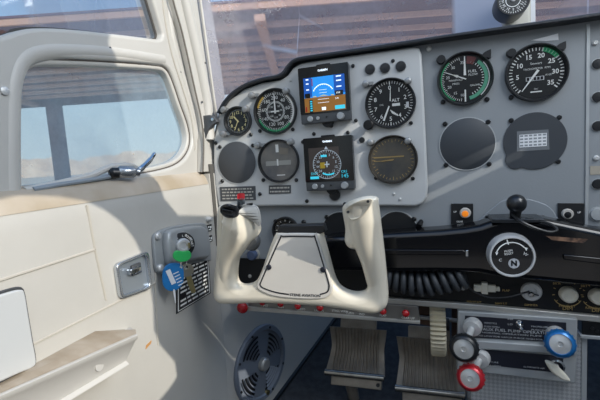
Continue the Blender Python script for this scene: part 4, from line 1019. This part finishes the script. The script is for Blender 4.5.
# armrest
XA = -.335
t = thing('armrest', 'worn cream door armrest with recessed inner face', 'armrest', wal(80, 370, XL))
q0, q1 = -110, 99
def lerpv(a, b, k): return a + (b - a) * k
Bf, Br = wal(99, 329.5, XL), wal(-60, 415.5, XL)
Lf, Lr = wal(138, 335, -.350), wal(-60, 423, -.376)
Of, Or = wal(129, 364.5, -.360), wal(-60, 480, -.384)
Br, Lr, Or = [lerpv(f_, r_, 1.9) for f_, r_ in ((Bf, Br), (Lf, Lr), (Of, Or))]
rows = []; tops = []; faces = []
for k in (1., .5, .12, .02, 0., -.012):
    B_, L_, O_ = lerpv(Bf, Br, max(k, 0)), lerpv(Lf, Lr, max(k, 0)), lerpv(Of, Or, max(k, 0))
    if k <= 0: B_ = wal(131, 329.5, XL + .010)
    if k < 0:
        B_, L_, O_ = [Vector((lerpv(p, Vector((XL, p.y, p.z)), .5).x, p.y + .006, p.z)) for p in (B_, L_, O_)]
    Wt = Vector((XL - .002, B_.y, B_.z - .001)); Wb = Vector((XL - .002, O_.y, O_.z - .004))
    rows.append([Wt, B_, lerpv(B_, L_, .5) + Vector((.002, 0, .003)), L_ + Vector((-.003, 0, .001)), L_, L_ + Vector((-.001, 0, -.005)), L_ + Vector((-.005, 0, -.008)), O_ + Vector((-.004, 0, .0045)), O_ + Vector((-.0005, 0, .002)), O_, Wb])
    if k >= 0: tops.append([p + Vector((.0006, 0, .0008)) for p in rows[-1][1:4]])
ARM_W = mat('armrest_white', '#bfbdb8', .5, var=.04, vscale=20)
MB().loft(rows).build('body', ARM_W, t, 0, 50)
MB().grid(tops).build('worn_top', BROWN, t)
p = lerpv(lerpv(Lf, Lr, .12), lerpv(Of, Or, .12), .5) + Vector((-.0045, 0, 0)); MB(WF(p)).lathe([(.006, -.002), (.006, .0008), (1e-5, .0010)], seg=20).build('button', ARM_W, t)
MB(WF(wal(148, 346, XL))).prism([(-.006, -.002), (.006, .001), (.008, .005), (-.004, .003)], 0, .0008).build('paint_chip', mat('orange_chip', '#b98a56', .6), dl)

# ignition bracket and keys
t = thing('ignition_bracket', 'grey metal bracket on the side wall holding the ignition switch', 'bracket', wal(182, 245, XL))
q = smooth([Vector((a, b, 0)) for a, b in W2([(151, 240), (152.5, 234), (160, 229.5), (175, 225.5), (195, 223), (203, 224), (206, 232), (209, 258), (204, 261), (188, 264), (166, 273), (158, 274), (153.5, 270), (152, 258)], XL)], 3)
MB(W0).plate([[(p.x, p.y) for p in q]], XL, XL + .006, .002).build('flange', SILVERP, t)
q2 = smooth([Vector((a, b, 0)) for a, b in W2([(166, 233), (180, 228), (200, 226), (206, 234), (207.5, 256), (196, 259), (172, 265), (167, 258)], XL + .012)], 3)
MB(W0).plate([[(p.x, p.y) for p in q2]], XL + .004, XL + .018, .005).build('housing', SILVERP, t)
for u, v in ((157, 236), (159.5, 268)):
    p = wal(u, v, XL + .006); MB(WF(p)).lathe([(.006, 0), (.006, .003), (.004, .005), (1e-5, .005)], seg=16).build('bolt', METAL, t)
c = wal(182, 245, XL + .020); t = thing('ignition_switch', 'round silver ignition lock with black lettered collar', 'ignition switch', c); f = Fr(c, (.6, .8, 0), (0, 0, 1), (.8, -.6, 0))
MB(f).lathe([(.0205, -.016), (.0205, 0), (.0195, .001), (1e-5, .001)], seg=32).build('boss', SILVERP, t)
MB(f).lathe([(.0205, .0005), (.0205, .002), (.0195, .0028), (.010, .0028)], seg=36).build('black_collar', RUBBER, t)
MB(f).lathe([(.0115, 0), (.0115, .008), (.0095, .010), (.006, .010), (.0055, .008), (1e-5, .008)], seg=28).build('lock_barrel', METAL, t)
mb = MB(f)
for k, s_ in enumerate(['OFF', 'R', 'L', 'BOTH', 'START']):
    a = math.radians(160 - k * 38); mb.text(s_, .0152 * math.cos(a), .0152 * math.sin(a), .0052, .0034, rot=a - PI / 2)
mb.build('lettering', WMARK, t)
g = wal(180.5, 253, XL + .034); t = thing('ignition_key', 'key with green plastic head in the ignition lock', 'key', g)
fk = AF(c + Vector((.009, 0, 0)), (1, 0, 0))
MB(Fr((XL + .040, g.y - .004, g.z), (.6, .8, 0), (0, 0, 1), (.8, -.6, 0))).plate([smooth([Vector((a, b, 0)) for a, b in [(-.013, .003), (-.008, .0055), (0, .003), (.009, .002), (.0135, -.003), (.010, -.0095), (0, -.0115), (-.009, -.0085), (-.0135, -.003)]], 4)] and [[(p.x, p.y) for p in smooth([Vector((a, b, 0)) for a, b in [(-.013, .004), (-.008, .0065), (0, .004), (.009, .003), (.0135, -.003), (.010, -.0105), (0, -.0125), (-.009, -.0095), (-.0145, -.003)]], 4)]], -.002, .002, .001).build('key_head', GREENR, t)
MB(WF((XL + .026, c.y, c.z))).box(-.001, .001, -.005, .004, -.002, .009).build('blade', BRASS, t)
# ring, spare key, tag
xk = XL + .036
r0 = wal(184, 262, xk)
t = thing('key_ring', 'thin steel ring below the green key head', 'ring', r0)
rp = [r0 + Vector((.002 * math.sin(a), .008 * math.cos(a), .011 * math.sin(a))) for a in [2 * PI * k / 24 for k in range(24)]]
MB().tube(rp, .0009, 6, True).build('loop', METAL, t)
kk = wal(187.5, 272, xk + .004); t = thing('hanging_key', 'brass-toned spare key hanging from the ring', 'key', kk)
kf = Fr(kk, (.69, .69, .17), (-.12, -.12, .985), (.707, -.707, 0))
bow = [(.010 * math.cos(a) * 1.05, .003 + .0105 * math.sin(a)) for a in [2 * PI * k / 20 for k in range(20)]]
hole = [(.003 * math.cos(a), .008 + .0028 * math.sin(a)) for a in [2 * PI * k / 12 for k in range(12)]]
MB(kf).plate([bow, hole], -.001, .001, .0004).build('bow', mat('key_steel', '#b5ae9c', .3, .95, var=.1, vscale=60), t)
MB(kf).prism([(-.004, -.004), (.004, -.004), (.004, -.030), (.0045, -.032), (.002, -.036), (-.003, -.034), (-.003, -.030), (-.0045, -.027), (-.0035, -.023), (-.005, -.019), (-.004, -.014)], -.0009, .0009).build('blade', BRASS, t)
bt = wal(173, 277, xk - .012); t = thing('key_tag', 'blue oval key tag with white label hanging under the ignition', 'key tag', bt)
tf = Fr(bt, (.7, .7, -.05), (.04, .04, .998), (.707, -.707, 0))
ov = smooth([Vector((a, b, 0)) for a, b in [(-.006, .021), (.006, .0215), (.0145, .016), (.0165, .002), (.014, -.012), (.006, -.020), (-.006, -.0205), (-.0145, -.012), (-.016, .002), (-.0135, .014)]], 4)
MB(tf).plate([[(p.x, p.y) for p in ov]], -.002, .002, .0012).build('tag_body', BLUETAG, t)
MB(Fr(tf(-.004, .001, 0), (.68, .68, .28), (-.2, -.2, .96), (.707, -.707, 0))).rect(-.003, .004, -.012, .012, .0024).build('white_label', PAPER, t)
mb = MB(Fr(tf(.007, -.002, 0), (.68, .68, .28), (-.2, -.2, .96), (.707, -.707, 0)))
for k in range(5): mb.rect(-.004, .0045, -.012 + .005 * k, -.0105 + .005 * k, .0024)
mb.build('print', PAPER, t)
MB().tube([r0 + Vector((0, -.006, -.008)), bt + Vector((.002, .004, .020))], .0009, 6).build('link', METAL, t)
MB().tube([bt + Vector((0, -.001, -.019)), bt + Vector((.002, -.003, -.030)), bt + Vector((.002, -.003, -.040))], [.0016, .0013, .0006], 8).build('strap_end', PAPER, t)
# side placard
q = W2([(176, 268), (208, 255), (210.5, 293), (176, 314)], XL); cy = sum(p[0] for p in q) / 4; cz = sum(p[1] for p in q) / 4
f = WF((XL, cy, cz)); t = thing('wall_placard', 'black placard with rows of white print on the side wall behind the keys', 'placard', f.o); q = [(a - cy, b - cz) for a, b in q]
MB(f).prism(q, 0, .001).build('plate', SATIN, t)
mb = MB(f); rnd = random.Random(9)
(ax, az), (bx, bz), (c_x, cz_), (dx, dz) = q
def qq(s, v): return ((ax + (bx - ax) * s) * (1 - v) + (dx + (c_x - dx) * s) * v, (az + (bz - az) * s) * (1 - v) + (dz + (cz_ - dz) * s) * v)
def bar(s0, s1, v0, v1): mb.quad([qq(s0, v0), qq(s1, v0), qq(s1, v1), qq(s0, v1)], .0014)
for i in range(9):
    s = .1 + (rnd.uniform(0, .2) if i % 3 == 0 else 0); e = .92 - (rnd.uniform(0, .2) if i % 3 == 0 else 0)
    while s < e:
        l = min(rnd.uniform(.08, .22), e - s); bar(s, s + l, (i + .85) / 10.4, (i + 1.3) / 10.4); s += l + .035
for e in (.03, .955): bar(.04, .96, e, e + .015)
bar(.03, .055, .03, .97); bar(.945, .97, .03, .97)
mb.build('print', WMARK, t)
# two little tags by the corner
for k, (u, v) in enumerate(((210, 228), (210.5, 239))):
    p = wal(u - 1, v, XL + .002); f = WF(p); t = thing('corner_tag', ['upper', 'lower'][k] + ' of two small black tags with white marks in the panel corner', 'tag', p)
    MB(f).box(-.007, .009, -.006, .006, -.002, .001).build('plate', SATIN, t)
    mb = MB(f); mb.rect(-.005, 0, .001, .004, .0014); mb.rect(.002, .007, -.001, .003, .0014); mb.rect(-.004, .005, -.004, -.002, .0014); mb.build('print', WMARK, t)
p = wal(208, 219, XL + .002); t = thing('corner_bolt', 'small bright bolt in the wall corner above two black tags', 'bolt', p)
MB(WF(p)).lathe([(.005, -.002), (.005, .002), (.003, .008), (1e-5, .009)], seg=14).build('head', METAL, t)

# air vent on the kick panel
VC = kick(260.5, 363)
t = thing('air_vent', 'round blue-grey vent with four louvred quadrants on the kick panel', 'vent', VC); f = Fr(VC, KR, (0, 0, 1), KN); R = .086
VM = mat('vent_blue_grey', '#747c88', .4, .1, var=.08, vscale=25)
MB(f).lathe([(R, -.001), (R, .004), (R * .97, .007), (R * .86, .007), (R * .83, .003)], seg=56, cap=False).build('ring', VM, t)
MB(f).lathe([(R * .84, -.001), (R * .84, .002), (R * .3, .006), (1e-5, .006)], seg=56).build('dish', VM, t)
mb = MB(f)
for q0 in range(4):
    for k in range(5):
        rr = R * (.30 + .105 * k); a0_ = 90 * q0 + 12 + 45; sp_ = 30
        mb.arc(a0_ - sp_ * (.55 + .1 * k), a0_ + sp_ * (.55 + .1 * k), rr, rr + R * .055, .0068 - .0008 * k, 8)
mb.build('louvre_slots', BLACK, t)
for q0 in range(4):
    for k in range(5):
        mb = MB(f); rr = R * (.36 + .105 * k); a0_ = 90 * q0 + 12 + 45; sp_ = 30; n = 8; rows = []
        for j in range(n + 1):
            a = math.radians(90 - (a0_ - sp_ * .8 + 2 * sp_ * .8 * j / n)); rows.append([((rr - .001) * math.cos(a), (rr - .001) * math.sin(a), .0062 - .0008 * k), ((rr + .003) * math.cos(a), (rr + .003) * math.sin(a), .0095 - .0008 * k)])
        mb.grid(rows); mb.build('louvre', VM, t)
MB(f).lathe([(R * .17, .004), (R * .17, .014), (R * .13, .018), (R * .05, .018), (1e-5, .018)], seg=24).build('centre_knob', STRIPM, t)
for k in range(8):
    a = math.radians(45 * k + 20); MB(f).lathe([(.0028, 0), (.0028, .0015), (1e-5, .002)], R * .915 * math.cos(a), R * .915 * math.sin(a), 10, c=.007).build('ring_screw', SATIN, t)
MB(f).lathe([(.007, 0), (.006, .004), (1e-5, .005)], R * .12, -R * .86, 14, c=.003).build('brass_catch', BRASS, t)

# ------------------------------------------------------------------ outside
SA = Vector((MR.col[0].x, MR.col[0].y, 0)).normalized(); FA = Vector((-SA.y, SA.x, 0))
OF = Fr((0, -.704, 0), SA, FA, (0, 0, 1))          # a along the shed, b away from the aircraft, c up
GZ = -1.75
struct(MB(OF).box(-400, 400, -60, 600, GZ - .2, GZ).build('ground', mat('pale_concrete', '#dfcbb2', .9, var=.15, vscale=.6)))
mb = MB(OF); rnd = random.Random(2); row0 = []; row1 = []
for k in range(121):
    x = -300 + 5 * k; hgt = 16 + 2.2 * (math.sin(k * .33) + .6 * math.sin(k * .77 + 1) + .4 * math.sin(k * 1.7)) ; row0.append((x, 420, GZ)); row1.append((x, 424, GZ + hgt + 2))
mb.grid([row0, row1]); struct(mb.build('hills', mat('pale_tan_hills', '#e6d3c0', .95, col2='#cdb9a9', vscale=.08)))
sh = thing('aircraft_shed', 'long open aircraft shed beyond the windows with pinkish fascia and ribbed dark underside', 'shed', OF(0, 12, GZ))
ROOFM = mat('shed_underside', '#85727c', .85, var=.25, vscale=.7)
PINK = mat('pink_fascia', '#d3ab92', .7, var=.08, vscale=1.5)
PURL = mat('purlin_pink', '#e0c4ba', .8)
ZR = 2.82; D0, D1 = 7.75, 15.5; SL, SR = -24, 32
MB(OF).box(SL, SR, D0, D1, ZR, ZR + .06).build('roof', ROOFM, sh)
MB(OF).box(SL, SR, D0 - .06, D0, ZR - .03, ZR + .09).build('fascia', PINK, sh)
MB(OF).box(SL, SR, D0 - .08, D0 - .02, ZR + .09, ZR + .13).build('gutter', mat('gutter_dark', '#6d5560', .7), sh)
d = D0 + .75
while d < D1:
    MB(OF).box(SL, SR, d, d + .06, ZR - .11, ZR).build('purlin', PURL, sh); d += .87
for a in (-18.98, -9.78, -.58, 8.62, 17.82, 27.02):
    MB(OF).box(a - .1, a + .1, D0, D1, ZR - .24, ZR - .11).build('rafter', PINK if a == -.58 else PURL, sh)
    MB(OF).box(a + .55, a + .95, D1 - .5, D1 - .1, GZ, ZR - .24).build('post', ROOFM, sh)
MB(OF).box(SL, SR, D1 - .12, D1, ZR - .25, ZR).build('rear_beam', ROOFM, sh)

# ------------------------------------------------------------------ light
LD = Vector((-1, .45, -.55)); LDU = LD.copy(); LD = LD.normalized()
sl = bpy.data.lights.new('sun', 'SUN'); sl.energy = 3.0; sl.angle = .005; sl.color = (1., .93, .82)
so = bpy.data.objects.new('sun', sl); C.objects.link(so); so.rotation_euler = LD.to_track_quat('-Z', 'Y').to_euler()
SKY_S = .9
wd = bpy.data.worlds.new('world'); bpy.context.scene.world = wd; wd.use_nodes = True
nt = wd.node_tree; bg = nt.nodes['Background']
tcw = nt.nodes.new('ShaderNodeTexCoord'); spw = nt.nodes.new('ShaderNodeSeparateXYZ'); nt.links.new(tcw.outputs['Generated'], spw.inputs[0])
rw = nt.nodes.new('ShaderNodeValToRGB'); nt.links.new(spw.outputs[2], rw.inputs['Fac'])
e = rw.color_ramp.elements; e[0].position = 0.; e[0].color = (.68, .77, .82, 1); e[1].position = 1.; e[1].color = (.16, .32, .66, 1)
k_ = e.new(.12); k_.color = (.62, .77, .87, 1); k_ = e.new(.38); k_.color = (.27, .48, .80, 1)
nt.links.new(rw.outputs[0], bg.inputs[0]); bg.inputs[1].default_value = SKY_S
al = bpy.data.lights.new('added_fill', 'AREA'); al.shape = 'RECTANGLE'; al.size = 2.2; al.size_y = 1.5; al.energy = 8.5; al.color = (.93, .97, 1.)  # unseen fill added behind and above the camera to lift the shade
ao = bpy.data.objects.new('added_fill', al); C.objects.link(ao); ao.location = (-.05, -1.35, 1.2)
ao.rotation_euler = (Vector((-.1, .15, -.2)) - ao.location).to_track_quat('-Z', 'Y').to_euler()
al = bpy.data.lights.new('added_side_fill', 'AREA'); al.shape = 'RECTANGLE'; al.size = .5; al.size_y = .5; al.energy = 6.5; al.color = (.95, .98, 1.)  # second added fill, out of view, brightens the side wall
ao = bpy.data.objects.new('added_side_fill', al); C.objects.link(ao); ao.location = (.64, -.42, .56)
ao.rotation_euler = (Vector((-.4, -.1, -.25)) - ao.location).to_track_quat('-Z', 'Y').to_euler()
# added unseen sun blocker: openings shaped to light door, post, yoke and panel
XW = .74
def through(p): k = (XW - p.x); return (p.y - .45 * k, p.z + .55 * k)
def thr(px, fn): return [through(fn(u, v)) for u, v in px]
fw = lambda u, v: wal(u, v, -.40)
fu = lambda u, v: wal(u, v, -.42)
h1 = thr([(20, 190), (60, 194), (85, 200), (105, 210), (122, 223), (135, 240), (143, 258), (150, 285), (153, 305), (154, 330), (160, 345), (175, 362), (177, 377), (168, 390), (158, 402), (140, 440), (60, 520), (-110, 470), (-110, 300), (-60, 210)], fw)
h2 = thr([(111, 30), (107, 45), (118, 64), (124, 90), (140, 165), (152, 180), (158, 205), (172, 221), (214, 221), (216, 170), (224, 95), (205, 0), (190, -60), (110, -60)], fu)
def gy(v): return -.152 - .05 * max((292 - v) / 92, 0) ** 1.3
gl_ = lambda u, v: pan(u, v, gy(v)); gp_ = lambda u, v: pan(u, v, -.147)
h3 = thr([(223, 196), (262, 196), (260, 229), (238, 247), (231, 270), (232, 288)], gl_) + thr([(246, 288), (257, 254), (268, 224), (292, 212)], gp_) + thr([(338, 197), (386, 186), (394, 311), (375, 308), (331, 301), (230, 296), (223, 290), (221, 260)], gl_)
fp = lambda u, v: pan(u, v, 0)
h4 = thr([(424, 196), (424, 203), (520, 158), (520, 150)], fp)
h7 = thr([(424, 178), (424, 188), (500, 150), (500, 141)], fp)
h6 = thr([(336, 136), (366, 111), (373, 150), (376, 176), (357, 192), (357, 146)], lambda u, v: pan(u, v, -.012))
h5 = thr([(236, 372), (244, 370), (252, 386), (250, 394), (240, 397)], kick)
from mathutils.geometry import delaunay_2d_cdt
def inside(p, lp):
    r = False
    for k in range(len(lp)):
        (x0, y0), (x1, y1) = lp[k - 1], lp[k]
        if (y0 > p[1]) != (y1 > p[1]) and p[0] < (x1 - x0) * (p[1] - y0) / (y1 - y0) + x0: r = not r
    return r
side = [(-1.5, -.65), (.55, -.65), (.55, -.2), (.45, .2), (.2, 1.15), (-1.5, 1.15)]
holes = [h1, h2, h3, h4, h5, h6, h7]; vv, ee = [], []
for lp in [side] + holes:
    b = len(vv); vv += [Vector(p) for p in lp]; ee += [(b + k, b + (k + 1) % len(lp)) for k in range(len(lp))]
cv_, _, cf_ = delaunay_2d_cdt(vv, ee, [], 0, 1e-5)[:3]
wr = MB(WF((XW, 0, 0)))
for tri in cf_:
    c_ = sum((cv_[k] for k in tri), Vector((0, 0))) / len(tri)
    if inside(c_, side) and not any(inside(c_, h) for h in holes): wr.add([(cv_[k].x, cv_[k].y, 0) for k in tri], [list(range(len(tri)))])
struct(wr.build('sun_mask_right', CREAM))
struct(MB().box(-.44, .76, -1.95, -1.92, ZF0, 1.15).build('sky_blocker_back', mat('rear_blocker_grey', '#77787a', .8, var=.1, vscale=5)))  # unseen rear blocker added to cut sky fill from behind
sc = bpy.context.scene
sc.view_settings.view_transform = 'Standard'; sc.view_settings.look = 'None'; sc.view_settings.exposure = .22
sc.cycles.max_bounces = 8; sc.cycles.transparent_max_bounces = 12
